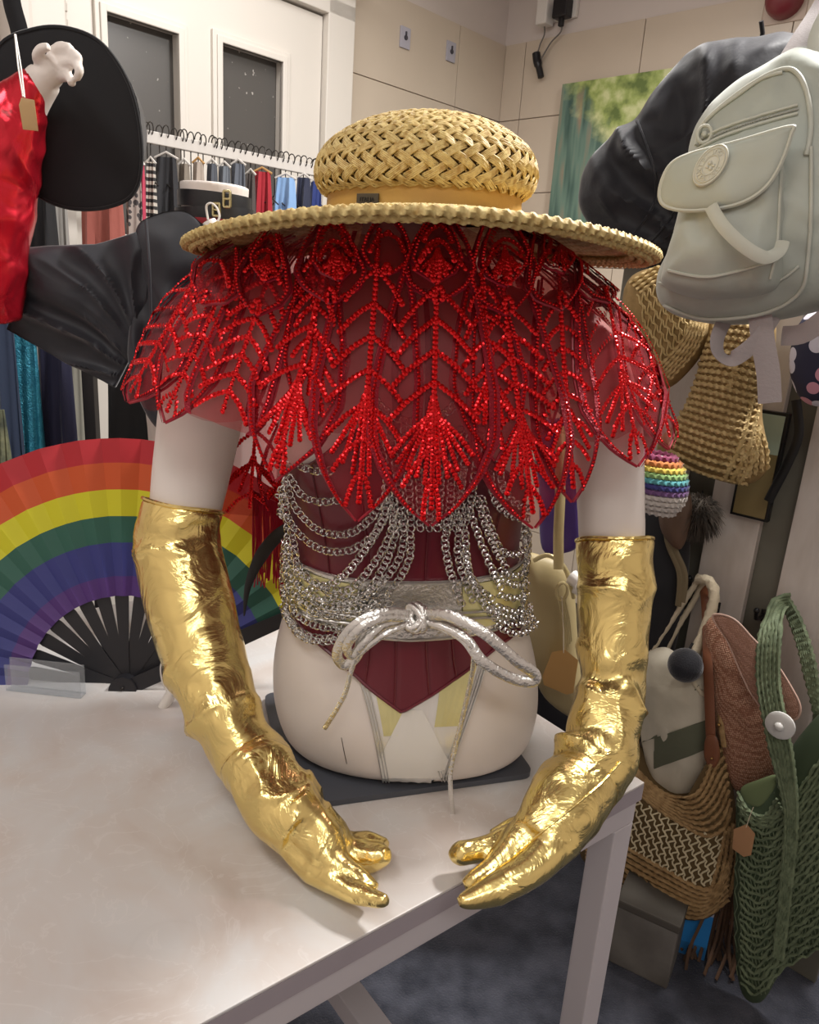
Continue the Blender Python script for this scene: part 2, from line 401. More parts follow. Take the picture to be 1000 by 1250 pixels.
# ---- canvas print
cv = wallpt(745, 170, 'r')
def canvas_mat(nt, b, mp):
    N = nt.nodes; L = nt.links
    sx = N.new('ShaderNodeSeparateXYZ'); L.new(mp.outputs[0], sx.inputs[0])
    n = N.new('ShaderNodeTexNoise'); n.inputs['Scale'].default_value = 7; n.inputs['Detail'].default_value = 8; L.new(mp.outputs[0], n.inputs['Vector'])
    fol = N.new('ShaderNodeValToRGB'); e = fol.color_ramp.elements; e[0].position = .38; e[0].color = lin('#66793f'); e[1].position = .62; e[1].color = lin('#d3d89f')
    q = fol.color_ramp.elements.new(.5); q.color = lin('#a5b568'); L.new(n.outputs[0], fol.inputs[0])
    tr = N.new('ShaderNodeTexNoise'); tr.inputs['Scale'].default_value = 5; mp2 = N.new('ShaderNodeMapping'); mp2.inputs['Scale'].default_value = (2.6, .35, 1)
    tc = [x for x in N if x.type == 'TEX_COORD'][0]; L.new(tc.outputs['UV'], mp2.inputs[0]); L.new(mp2.outputs[0], tr.inputs['Vector'])
    trr = N.new('ShaderNodeValToRGB'); e = trr.color_ramp.elements; e[0].position = .35; e[0].color = lin('#3f5c55'); e[1].position = .68; e[1].color = lin('#9a8873')
    q = trr.color_ramp.elements.new(.52); q.color = lin('#6e8a7c'); L.new(tr.outputs[0], trr.inputs[0])
    # foliage towards the upper right of the print, greenhouse and trunks below left
    ad_ = N.new('ShaderNodeMath'); ad_.operation = 'ADD'; L.new(sx.outputs[0], ad_.inputs[0]); L.new(sx.outputs[1], ad_.inputs[1])
    n3 = N.new('ShaderNodeMath'); n3.operation = 'MULTIPLY_ADD'; L.new(n.outputs[0], n3.inputs[0]); n3.inputs[1].default_value = .5; L.new(ad_.outputs[0], n3.inputs[2])
    mr = N.new('ShaderNodeMapRange'); mr.inputs[1].default_value = 1.22; mr.inputs[2].default_value = 1.40; L.new(n3.outputs[0], mr.inputs[0])
    mx = N.new('ShaderNodeMix'); mx.data_type = 'RGBA'; L.new(mr.outputs[0], mx.inputs[0]); L.new(trr.outputs[0], mx.inputs[6]); L.new(fol.outputs[0], mx.inputs[7])
    L.new(mx.outputs[2], b.inputs['Base Color'])
M_canvas = mat('garden_print', '#6e8a7c', .6, extra=canvas_mat, uv=True)
tL = (wallpt(694, 106, 'r')-CX).dot(uR); zt = wallpt(694, 106, 'r').z; tR_ = (wallpt(860, 84, 'r')-CX).dot(uR); zb = wallpt(681, 262, 'r').z-.12
t = thing('canvas_print', 'unframed canvas garden picture with green foliage and tree trunks on tiled wall', 'picture', cv)
me = MB(); c = CX+uR*((tL+tR_)/2)+nR*.03; me.box((c.x, c.y, (zt+zb)/2), tR_-tL, .03, zt-zb, Mr); o = me.build('canvas', mat('canvas_edge', '#6d5a4c', .8), t, smooth=False)
fp = MB(); q0 = CX+uR*tL+nR*.0465; q1 = CX+uR*tR_+nR*.0465
fp.grid([[Vector((q0.x, q0.y, zb)), Vector((q1.x, q1.y, zb))], [Vector((q0.x, q0.y, zt)), Vector((q1.x, q1.y, zt))]], thick=.001)
pr = fp.build('print', M_canvas, t, smooth=False)
uvl = pr.data.uv_layers.new(name='UVMap')
for lp in pr.data.loops:
    co = pr.data.vertices[lp.vertex_index].co+parent_origin(t); uvl.data[lp.index].uv = ((co-q0).dot(uR)/(tR_-tL), (co.z-zb)/(zt-zb))
# ================================================================== table
TZ = .775
TC = Wz(787, 955, TZ); tA = Vector((math.sin(math.radians(51.9)), math.cos(math.radians(51.9)), 0)); tB = Vector((-math.cos(math.radians(51.9))*1, math.sin(math.radians(51.9)), 0))
TLEN, TWID = 1.35, .92
def marble(nt, b, mp):
    N = nt.nodes; L = nt.links
    n = N.new('ShaderNodeTexNoise'); n.inputs['Scale'].default_value = 5; n.inputs['Detail'].default_value = 7; n.inputs['Distortion'].default_value = 1.2; L.new(mp.outputs[0], n.inputs['Vector'])
    r = N.new('ShaderNodeValToRGB'); e = r.color_ramp.elements; e[0].position = .30; e[0].color = lin('#bfb3ab'); e[1].position = .62; e[1].color = lin('#cfcecd')
    q = e.new(.44); q.color = lin('#cbc4bf'); L.new(n.outputs[0], r.inputs[0])
    v = N.new('ShaderNodeTexNoise'); v.inputs['Scale'].default_value = 9; v.inputs['Detail'].default_value = 5; v.inputs['Distortion'].default_value = 2; L.new(mp.outputs[0], v.inputs['Vector'])
    r2 = N.new('ShaderNodeValToRGB'); e = r2.color_ramp.elements; e[0].position = .485; e[0].color = (0, 0, 0, 1); e[1].position = .51; e[1].color = (0, 0, 0, 1); q = e.new(.498); q.color = (.35, .35, .35, 1); L.new(v.outputs[0], r2.inputs[0])
    mx = N.new('ShaderNodeMix'); mx.data_type = 'RGBA'; L.new(r2.outputs[0], mx.inputs[0]); L.new(r.outputs[0], mx.inputs[6]); mx.inputs[7].default_value = lin('#dedbd9')
    # faint ring scuff left by a stand
    c0 = Wz(205, 1160, TZ)-TC
    vs = N.new('ShaderNodeVectorMath'); vs.operation = 'SUBTRACT'; tc = [x for x in N if x.type == 'TEX_COORD'][0]; L.new(tc.outputs['Object'], vs.inputs[0]); vs.inputs[1].default_value = (c0.x, c0.y, 0)
    sc = N.new('ShaderNodeVectorMath'); sc.operation = 'MULTIPLY'; L.new(vs.outputs[0], sc.inputs[0]); sc.inputs[1].default_value = (1, 1, 0)
    ln = N.new('ShaderNodeVectorMath'); ln.operation = 'LENGTH'; L.new(sc.outputs[0], ln.inputs[0])
    nn = N.new('ShaderNodeTexNoise'); nn.inputs['Scale'].default_value = 30; L.new(mp.outputs[0], nn.inputs['Vector'])
    ma = N.new('ShaderNodeMath'); ma.operation = 'MULTIPLY_ADD'; L.new(nn.outputs[0], ma.inputs[0]); ma.inputs[1].default_value = .006; L.new(ln.outputs['Value'], ma.inputs[2])
    rr = N.new('ShaderNodeValToRGB'); e = rr.color_ramp.elements; e[0].position = .0368; e[0].color = (0, 0, 0, 1); e[1].position = .0392; e[1].color = (0, 0, 0, 1); q = e.new(.038); q.color = (.6, .6, .6, 1)
    L.new(ma.outputs[0], rr.inputs[0]); m3 = N.new('ShaderNodeMath'); m3.operation = 'MULTIPLY'; L.new(rr.outputs[0], m3.inputs[0]); L.new(nn.outputs[0], m3.inputs[1])
    mx2 = N.new('ShaderNodeMix'); mx2.data_type = 'RGBA'; L.new(m3.outputs[0], mx2.inputs[0]); L.new(mx.outputs[2], mx2.inputs[6]); mx2.inputs[7].default_value = lin('#8f8a88')
    L.new(mx2.outputs[2], b.inputs['Base Color'])
M_top = mat('pale_marble_laminate', '#d3d1ce', .38, extra=marble)
M_tedge = mat('grey_laminate_edge', '#a39aa0', .5); M_frame = mat('white_metal_frame', '#c9c3c6', .4)
table = thing('display_table', 'white marble effect display table on square white metal legs', 'table', TC-Vector((0, 0, TZ)))
Mt = Matrix((tA, tB, Vector((0, 0, 1)))).transposed()
def tbox(mb, a0, a1, b0, b1, z0, z1, bev=0):
    c = TC+tA*((a0+a1)/2)+tB*((b0+b1)/2); mb.box((c.x, c.y, (z0+z1)/2), abs(a1-a0), abs(b1-b0), abs(z1-z0), Mt, bev)
mb = MB(); tbox(mb, -TLEN, 0, 0, TWID, TZ-.004, TZ, .0012)
ot = mb.build('tabletop', M_top, table, smooth=False); ot.data.transform(Matrix.Translation(Vector((0, 0, -TZ)))); ot.location.z = TZ
mb = MB(); tbox(mb, -TLEN, 0, 0, TWID, TZ-.028, TZ-.0042); mb.build('tabletop_edge', M_tedge, table, smooth=False)
mb = MB()
for b0_, b1_ in ((.004, .044), (TWID-.044, TWID-.004)): tbox(mb, -TLEN+.004, -.004, b0_, b1_, TZ-.065, TZ-.0285, .002)
for a0_, a1_ in ((-TLEN+.004, -TLEN+.044), (-.044, -.004)): tbox(mb, a0_, a1_, .044, TWID-.044, TZ-.065, TZ-.0285, .002)
mb.build('apron_rail', M_frame, table, smooth=False)
for a, b in ((-.044, .004), (-.044, TWID-.044), (-TLEN+.004, .004), (-TLEN+.004, TWID-.044)):
    mb = MB(); tbox(mb, a, a+.04, b, b+.04, 0, TZ-.0655, .002); mb.build('leg', M_frame, table, smooth=False)
pb_ = Wz(436, 1232, .35); ab = (pb_-TC).dot(tA)
mb = MB(); tbox(mb, ab-.02, ab+.02, .03, TWID-.03, .33, .37, .002); tbox(mb, -TLEN+.01, -.01, TWID-.04, TWID-.01, .335, .365); mb.build('cross_bar', M_frame, table, smooth=False)
# ================================================================== main mannequin
M_skin = mat('matte_white_mannequin', '#dfd6cf', .42, bump=.02, bscale=20)
YC = .955; PSI = math.radians(5)
XC = lambda z: W(497, interp(z, [(.78, 905), (1.42, 320)]), YC).x
ea = Vector((math.cos(PSI), math.sin(PSI), 0)); eb = Vector((-math.sin(PSI), math.cos(PSI), 0))
TOR = [  # z, half width, half depth front, half depth back, y shift
 (.784, .158, .108, .085), (.793, .170, .120, .100), (.812, .179, .128, .112), (.85, .186, .130, .120), (.90, .184, .118, .120), (.95, .173, .102, .108), (1.00, .156, .095, .095),
 (1.05, .148, .092, .088), (1.10, .147, .097, .088), (1.16, .153, .108, .092), (1.22, .160, .118, .098), (1.28, .165, .112, .103), (1.33, .172, .098, .102), (1.37, .176, .084, .092), (1.395, .165, .072, .080), (1.415, .125, .060, .068), (1.43, .075, .055, .058), (1.45, .058, .052, .054), (1.50, .053, .050, .052)]
def torring(z, a, f, b, n=72, off=0, ctr=None):
    c = ctr or Vector((XC(z), YC, z)); out = []
    for k in range(n):
        t = 2*PI*k/n; s_, c_ = math.sin(t), -math.cos(t)   # t=0 faces the viewer
        s2 = math.copysign(abs(s_)**.86, s_); c2 = math.copysign(abs(c_)**.9, c_)
        out.append(c+ea*(s2*(a+off))+eb*(c2*((f if c_ < 0 else b)+off)))
    return out
rows = crom([t for t in TOR], 3)
tm = MB(); tm.loft([torring(*r) for r in rows])
TBV = bvh_of(tm)
def TS(t, z, off=0):
    """point on the torso at azimuth t (0 = front, + = image right), height z"""
    c = Vector((XC(z), YC, z)); d = ea*math.sin(t)-eb*math.cos(t)
    h = TBV.ray_cast(c+d*.6, -d)
    if h[0] is None: return c+d*.1, d
    n = h[1] if h[1].dot(d) > 0 else -h[1]
    return h[0]+n*off, n
def to_tz(px, py):
    p, n = proj(px, py, TBV); c = Vector((XC(p.z), YC, p.z)); d = p-c
    return math.atan2(d.dot(ea), -d.dot(eb)), p.z
armL = [(335, 375, .965, 34), (300, 395, .965, 44), (262, 420, .96, 53), (250, 480, .955, 52), (240, 540, .95, 49), (230, 600, .94, 45), (222, 650, .925, 40)]
armR = [(655, 375, .965, 34), (682, 400, .965, 38), (716, 435, .96, 43), (734, 490, .955, 44), (742, 540, .95, 43), (745, 600, .94, 41), (747, 660, .93, 40)]
def armpts(spec, n=5, grow=0):
    P = []; Rr = []
    for x, y, Y, r in crom(spec, n):
        p = W(x, y, Y); P.append(p); Rr.append(rp(p, r)+grow)
    return P, Rr
GL = [(224, 618, .935, 48), (217, 665, .92, 51), (228, 720, .895, 53), (243, 780, .862, 51), (262, 840, .825, 48), (285, 890, .79, 43), (308, 928, .765, 40)]
GR = [(750, 660, .925, 45), (751, 710, .905, 45), (748, 770, .88, 42), (746, 825, .855, 41), (742, 870, .828, 43), (734, 912, .80, 45), (712, 950, .775, 47)]
sk = MB(); sk.loft([torring(*r) for r in rows])
for sp_, g in ((armL, GL), (armR, GR)):
    P, Rr = armpts(sp_); sk.tube(P, Rr, 20)
    P2, R2 = armpts(g[:5]); R2 = [r*.80 for r in R2]; sk.tube([P[-3]]+P2, [Rr[-3]*.9]+R2, 16)
body = remesh(sk, .006, 6)
base_z = TZ
man = thing('mannequin_torso', 'headless white mannequin torso with raised shoulders and bent arms on a dark stand', 'mannequin', Vector((XC(.8), YC, base_z)))
body.build('torso', M_skin, man)
# plate of the stand
A_, B_, C_ = Wz(652, 950, TZ), Wz(352, 992, TZ), Wz(322, 852, TZ); D_ = A_+(C_-B_)
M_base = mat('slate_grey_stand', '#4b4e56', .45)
mb = MB(); rr = []
cc = (A_+B_+C_+D_)/4
cs = []
for i, q in enumerate((A_, B_, C_, D_)):
    pv, nx = (D_, A_, B_, C_)[i], (B_, C_, D_, A_)[i]; r = .018
    p0 = q+(pv-q).normalized()*r; p2 = q+(nx-q).normalized()*r
    for t in (0, .25, .5, .75, 1): cs.append(p0*(1-t)**2+q*2*t*(1-t)+p2*t*t)
mb.loft([[p+Vector((0, 0, h)) for p in cs] for h in (.0005, .007, .0085)]); mb.build('stand_plate', M_base, man, sharp=.5)
mb = MB(); mb.tube([(cc.x, cc.y+.01, TZ+.008), (cc.x, cc.y+.01, TZ+.03)], [.09, .06], 24); mb.build('stand_socket', M_base, man)
# dark rim added to stand for the shadow under the hip
mb = MB(); mb.loft([torring(z, a, f, b) for z, a, f, b in ((.779, .144, .074, .08), (.788, .151, .079, .086))]); mb.build('hip_shadow_rim', M_base, man)
mb = MB(); q = proj(417, 900, TBV, .0008)[0]; q2 = proj(417, 949, TBV, .0008)[0]; mb.tube([q, q.lerp(q2, .5), q2], [.0003, .0009, .0004], 5); mb.build('seam_crack', mat('seam_brown', '#4c3c30', .8), man)
# ================================================================== gold gloves
def goldx(nt, b, mp):
    N = nt.nodes; L = nt.links
    n = N.new('ShaderNodeTexNoise'); n.inputs['Scale'].default_value = 16; n.inputs['Detail'].default_value = 4; n.inputs['Distortion'].default_value = 1.5; L.new(mp.outputs[0], n.inputs['Vector'])
    n1 = N.new('ShaderNodeTexNoise'); n1.inputs['Scale'].default_value = 420; L.new(mp.outputs[0], n1.inputs['Vector'])
    b1 = N.new('ShaderNodeBump'); b1.inputs['Strength'].default_value = .7; b1.inputs['Distance'].default_value = .008; L.new(n.outputs[0], b1.inputs['Height'])
    b2 = N.new('ShaderNodeBump'); b2.inputs['Strength'].default_value = .12; b2.inputs['Distance'].default_value = .001; L.new(n1.outputs[0], b2.inputs['Height']); L.new(b1.outputs[0], b2.inputs['Normal']); L.new(b2.outputs[0], b.inputs['Normal'])
M_gold = mat('metallic_gold_fabric', (.86, .68, .27), .26, 1, extra=goldx)
def glove(name, label, path, palm, fingers, zones, cuffn, seed):
    mb = MB(); P, Rr = armpts(path, 8); Rr = list(Rr)
    mb.tube(P, Rr, 28)
    pp, pr = armpts([path[-1]]+palm, 6); mb.tube(pp, pr, 22, flat=1)
    for f in fingers:
        fp, fr = armpts(f, 6); mb.tube(fp, fr, 14)
    full = P+pp; cum = [0]
    for a, b in zip(full, full[1:]): cum.append(cum[-1]+(b-a).length)
    from mathutils.kdtree import KDTree
    kd = KDTree(len(full)); [kd.insert(p, i) for i, p in enumerate(full)]; kd.balance()
    def disp(v, n):
        _, i, d = kd.find(v); s = cum[i]; i2 = min(i+1, len(full)-1); i0 = max(i-1, 0)
        T = (full[i2]-full[i0]).normalized(); s += (v-full[i]).dot(T)
        x, y = pix(v); A = interp(y, zones)
        rel = v-full[i]; u = rel.dot(CR)*30; w = rel.dot(CU.cross(T))*20
        q = s*90+2.2*noise.noise(Vector((u*.9, s*22, seed)))+u*1.1*noise.noise(Vector((s*14, seed, 3)))
        f = (1-abs(math.sin(q/2)))*2-1
        big = ridge(v.x*20+seed, v.y*20, v.z*14)
        return A*(.62*f*(.45+.8*noise.noise(Vector((v.x*24, v.y*24+seed, v.z*24))))+.40*big)-abs(A)*.1
    g = remesh(mb, .0027, 5, disp)
    t = thing(name, label, 'glove', P[0])
    g.build('glove_shell', M_gold, t)
    d = (P[0]-P[1]).normalized(); c = P[0]+d*.001; r0_ = Rr[0]
    mb = MB(); u = d.cross(Vector((0, 1, 0))).normalized(); w = d.cross(u)
    mb.tube([c+u*math.cos(a)*r0_*1.01+w*math.sin(a)*r0_*1.01+d*.0012*math.sin(3*a) for a in [2*PI*k/40 for k in range(40)]], .0024, 6, closed=True)
    mb.build('cuff_hem', M_gold, t)
    return t, bvh_of(g)
palmL = [(328, 955, .735, 44), (350, 990, .71, 44), (372, 1015, .69, 38)]
fingL = [[(342, 1005, .70, 22), (380, 1055, .67, 19), (425, 1086, .636, 14), (458, 1097, .622, 10), (472, 1100, .615, 7)],
         [(350, 985, .70, 22), (395, 1042, .67, 19), (435, 1072, .65, 14), (460, 1087, .64, 9)],
         [(362, 975, .70, 22), (392, 1015, .685, 19), (410, 1042, .67, 14), (420, 1052, .665, 9)],
         [(385, 990, .705, 22), (418, 1038, .70, 20), (445, 1046, .695, 19), (463, 1044, .69, 16), (474, 1042, .685, 10)],
         [(362, 950, .735, 20), (395, 1002, .73, 15), (420, 1026, .725, 13), (450, 1030, .715, 13), (471, 1036, .705, 12)]]
gl, GLB = glove('long_glove', 'long shiny gold glove on the mannequin arm beside the rainbow fan', GL, palmL, fingL, [(600, .0008), (632, .0012), (640, .006), (670, .007), (690, .0012), (800, .0014), (835, .009), (930, .010), (1000, .006), (1100, .002)], 3, 1.7)
palmR = [(700, 968, .75, 47), (678, 1000, .72, 46), (655, 1030, .695, 34)]
fingR = [[(655, 1005, .715, 26), (612, 1052, .68, 17), (582, 1073, .665, 11), (567, 1081, .66, 7)],
         [(690, 1020, .70, 26), (640, 1066, .66, 21), (600, 1087, .645, 18), (572, 1098, .635, 12), (561, 1100, .63, 7)],
         [(700, 985, .74, 22), (650, 1012, .715, 20), (612, 1030, .71, 17), (580, 1038, .70, 15), (560, 1040, .695, 14), (554, 1039, .693, 8)],
         [(690, 975, .75, 20), (650, 1003, .74, 16), (620, 1014, .735, 13), (600, 1024, .73, 9)]]
gr, GRB = glove('long_glove', 'long shiny gold glove crumpled at the wrist on the mannequin arm nearest the bags', GR, palmR, fingR, [(650, .002), (665, .004), (700, .008), (760, .005), (800, .005), (835, .014), (935, .013), (960, .003), (1100, .002)], 3, 8.1)
# seam along the forefinger side of the right glove
mb = MB()
pts = [proj(x, y, GRB, .0006)[0] for x, y in crom([(757, 930), (735, 955), (700, 985), (660, 1017), (620, 1050), (585, 1075)], 8)]
mb.tube(pts, .0013, 6); mb.build('seam', M_gold, gr)
# ================================================================== corset
M_cors = mat('burgundy_satin', '#640d20', .34, sheen=.2, bump=.05, bscale=40, coat=.1)
def tzline(pts): 
    l = sorted(to_tz(*p) for p in pts); return l
botl = tzline([(372, 765), (410, 800), (450, 838), (490, 868), (530, 845), (565, 820), (608, 785), (630, 768)])
botl = [(-PI, 1.0), (-1.9, 1.0), (-1.4, 1.005)]+botl+[(1.4, 1.005), (1.9, 1.0), (PI, 1.0)]
topz = [(-PI, 1.15), (-1.5, 1.17), (-.9, 1.20), (-.45, 1.25), (-.1, 1.205), (0, 1.20), (.1, 1.205), (.45, 1.25), (.9, 1.20), (1.5, 1.17), (PI, 1.15)]
cor = thing('corset', 'burgundy satin corset with pointed front worn by the gold gloved mannequin', 'corset', Vector((XC(1.0), YC, .9)))
cuts_ = [-PI, -2.3, -1.55, -.92, -.50, -.19, .19, .50, .92, 1.55, 2.3, PI]
for a, b in zip(cuts_, cuts_[1:]):
    rows_ = []; n = 14
    for j in range(25):
        v = j/24; row = []
        for i in range(n+1):
            t = lerp(a, b, i/n); z = lerp(interp(t, botl), interp(t, topz), v)
            e = min(i, n-i)/n; row.append(TS(t, z, .0045+.0012*min(1, e*6))[0])
        rows_.append(row)
    mb = MB(); mb.grid(rows_, thick=.003); mb.build('panel', M_cors, cor)
for a in cuts_[1:-1]:
    mb = MB(); mb.tube([TS(a, lerp(interp(a, botl), interp(a, topz), v/20), .0062)[0] for v in range(21)], .0009, 6); mb.build('boning_seam', M_cors, cor)
mb = MB(); mb.tube([TS(t, interp(t, botl), .0058)[0] for t in [lerp(-PI, PI, k/150) for k in range(151)]], .0022, 6)
mb.tube([TS(t, interp(t, topz), .0058)[0] for t in [lerp(-PI, PI, k/150) for k in range(151)]], .0022, 6); mb.build('edge_binding', M_cors, cor)
# vertical strap above the corset centre, seen through the sheer cape
for t0 in (-.12, .12):
    mb = MB(); mb.grid([[TS(t0*(1+.9*k/20)+s*.035, 1.20+.2*k/20, .004)[0] for s in (-1, -.3, .3, 1)] for k in range(21)], thick=.002); mb.build('strap', M_cors, cor)
# ================================================================== belt
M_silver = mat('crinkled_silver_leather', (.72, .71, .68), .27, .95, bump=.35, bscale=200)
M_silver2 = mat('smooth_silver_cord', (.66, .65, .62), .3, .85, bump=.2, bscale=300)
M_ysil = mat('pale_gold_lame_and_reflection', (.74, .70, .36), .38, .75, bump=.25, bscale=60)
bt = tzline([(357, 676), (380, 688), (405, 697), (440, 703), (500, 706), (560, 704), (600, 697), (640, 684)])
bb = tzline([(360, 738), (390, 757), (430, 770), (470, 778), (500, 780), (550, 777), (600, 768), (640, 748)])
bt = [(-PI, bt[0][1]+.01), (-1.6, bt[0][1]+.005)]+bt+[(1.6, bt[-1][1]+.005), (PI, bt[-1][1]+.01)]
bb = [(-PI, bb[0][1]+.01), (-1.6, bb[0][1]+.005)]+bb+[(1.6, bb[-1][1]+.005), (PI, bb[-1][1]+.01)]
belt = thing('wrap_belt', 'wide silver leather wrap belt tied in a bow over the burgundy corset', 'belt', Vector((XC(1.0), YC, 1.0)))
def band(t0, t1, e0, e1, off, m, name, n=60, th=.0025):
    rows_ = [[TS(t, lerp(interp(t, bb), interp(t, bt), lerp(e0, e1, v/8)), off+.001*math.sin(v/8*PI))[0] for t in [lerp(t0, t1, k/n) for k in range(n+1)]] for v in range(9)]
    mb = MB(); mb.grid(rows_, thick=th); return mb.build(name, m, belt)
band(-PI, PI, 0, 1, .009, M_silver, 'belt_band', 160)
for e in (.02, .97):
    mb = MB(); mb.tube([TS(t, lerp(interp(t, bb), interp(t, bt), e), .0105)[0] for t in [lerp(-PI, PI, k/160) for k in range(161)]], .0016, 6); mb.build('piping', M_silver2, belt)
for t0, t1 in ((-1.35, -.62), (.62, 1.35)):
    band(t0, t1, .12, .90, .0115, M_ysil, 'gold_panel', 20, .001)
FB = .0135
def bpt(x, y, o): return proj(x, y, TBV, o)[0]
# the knot and the two cords that pull the front together
mb = MB(); k0 = W(508, 753, .822)
for an in (-.5, .1, .6): mb.tube([k0+Vector((math.cos(a)*.0085*math.cos(an), math.cos(a)*-.004-.003, 0))+Vector((math.sin(an)*math.sin(a)*.012, math.sin(a)*.006, math.sin(a)*.014*math.cos(an))) for a in [2*PI*k/20 for k in range(20)]], .0052, 8, closed=True)
mb.build('knot', M_silver, belt)
for q in ([(400, 742, .014), (440, 748, .015), (475, 748, .018), (500, 752, .024)], [(392, 752, .014), (440, 756, .015), (478, 753, .018), (502, 756, .024)], [(512, 750, .024), (545, 744, .018), (580, 742, .015), (612, 740, .014)], [(512, 756, .024), (548, 752, .018), (580, 750, .015), (606, 752, .014)]):
    mb = MB(); mb.tube([bpt(*a) for a in crom(q, 6)], .0028, 8, flat=.6); mb.build('tie_cord', M_silver2, belt)
def ribbon(q, w, name, m=M_silver, up=(0, -1, .3)):
    mb = MB(); P = [W(*a) for a in crom(q, 9)]; mb.tube(P, w, 8, flat=.28, up=up); return mb.build(name, m, belt)
YF = lambda y: YC-.135
ribbon([(508, 752, .825), (470, 748, .805), (432, 765, .795), (412, 795, .80), (420, 812, .805), (436, 800, .805), (446, 772, .81), (480, 758, .815), (506, 754, .825)], .0062, 'bow_loop')
ribbon([(506, 756, .822), (468, 754, .802), (440, 768, .792), (424, 788, .795), (430, 800, .80), (445, 784, .80), (470, 762, .81), (506, 758, .822)], .0055, 'bow_loop')
ribbon([(510, 752, .825), (548, 752, .80), (590, 772, .785), (630, 806, .78), (652, 822, .785), (650, 832, .785), (625, 828, .785), (590, 808, .785), (568, 780, .795), (540, 764, .81), (510, 757, .825)], .0068, 'bow_loop')
ribbon([(508, 757, .82), (470, 775, .80), (438, 800, .80), (430, 815, .80), (420, 850, .80), (396, 890, .80)], .0030, 'cord_tail')
ribbon([(510, 757, .82), (545, 768, .80), (572, 785, .79), (578, 810, .79), (566, 870, .80), (552, 930, .80), (550, 960, .80), (553, 996, .80)], .0030, 'cord_tail')
# ================================================================== brief
M_lame = mat('silver_white_lame', (.80, .79, .76), .32, .55, bump=.3, bscale=30, stretch=(3, 3, .6))
br = thing('bikini_brief', 'silver white metallic bikini brief below the point of the corset', 'brief', Vector((XC(.85), YC, .8)))
L_ = [(436, 818), (446, 850), (456, 890), (464, 930), (468, 952)]; R_ = [(592, 812), (582, 845), (568, 885), (554, 925), (545, 955)]
Ls = crom(L_, 5); Rs = crom(R_, 5)
def bridge(f0, f1, m, name, off=.0012, wr=.0006, vmax=99):
    rows_ = []
    for (lx, ly), (rx, ry) in list(zip(Ls, Rs))[:vmax]:
        rows_.append([proj(lerp(lx, rx, lerp(f0, f1, k/16)), lerp(ly, ry, lerp(f0, f1, k/16)), TBV, off+wr*math.sin(k*1.9+ly*.05)*math.sin(PI*k/16))[0] for k in range(17)])
    mb = MB(); mb.grid(rows_, thick=.0006); return mb.build(name, m, br)
bridge(0, 1, M_lame, 'front_panel')
bridge(.10, .34, M_ysil, 'painted_gold_reflection', .0022, .0003, 12); bridge(.66, .93, M_ysil, 'painted_gold_reflection', .0022, .0003, 11)  # gold reflections on the silver cloth, painted as thin pale gold overlays
rows_ = []
mb = MB()
for k in range(13):
    v = k/12; y = lerp(866, 955, v); hw = lerp(10, 42, min(1, v*1.4)) if v < .6 else lerp(42, 34, (v-.6)/.4)
    rows_.append([proj(lerp(503-hw, 506+hw, j/10), y, TBV, .0026+.0003*math.sin(j*2+y*.1))[0] for j in range(11)])
mb.grid(rows_, thick=.0006); mb.build('white_gusset', mat('white_satin', '#dedbd4', .3, sheen=.2), br)
for S in (Ls, Rs):
    for o in (0, 5, 10):
        mb = MB(); mb.tube([proj(x+(o if S is Ls else -o)*.7, y, TBV, .0030)[0] for x, y in S], .0011, 6); mb.build('silver_piping', M_silver2, br)
# ================================================================== chain harness
M_chain = mat('silver_chain', (.70, .69, .67), .22, 1)
har = thing('chain_harness', 'silver chain body harness hanging in swags over the corset', 'harness', Vector((XC(1.1), YC, 1.1)))
def link_chain(name, P, normals=None, lw=.0046, ll=.0100, rw=.00105, parent=har, m=M_chain, label=None):
    P = resample(P, n=max(2, int(sum((Vector(b)-Vector(a)).length for a, b in zip(P, P[1:]))/(ll*.72))))
    mb = MB(); odd = 0
    for a, b in zip(P, P[1:]):
        c = (a+b)/2; T = (b-a).normalized(); vd = (CAM-c).normalized(); n = (vd-T*vd.dot(T)).normalized(); s = T.cross(n)
        ang = (.45 if odd % 2 else -.45)+random.uniform(-.25, .25); s2 = s*math.cos(ang)+n*math.sin(ang)
        L2 = (b-a).length*.68
        mb.tube([c+T*(math.cos(q)*L2)+s2*(math.sin(q)*lw) for q in [2*PI*k/10 for k in range(10)]], rw, 4, closed=True, up=n+s*.01); odd += 1
    return mb.build(name, m, parent, kind='stuff')
def swag(q, off=.015, **k):
    P = [proj(x, y, TBV, off)[0] for x, y in crom(q, 8)]
    link_chain('chain_strand', P, **k)
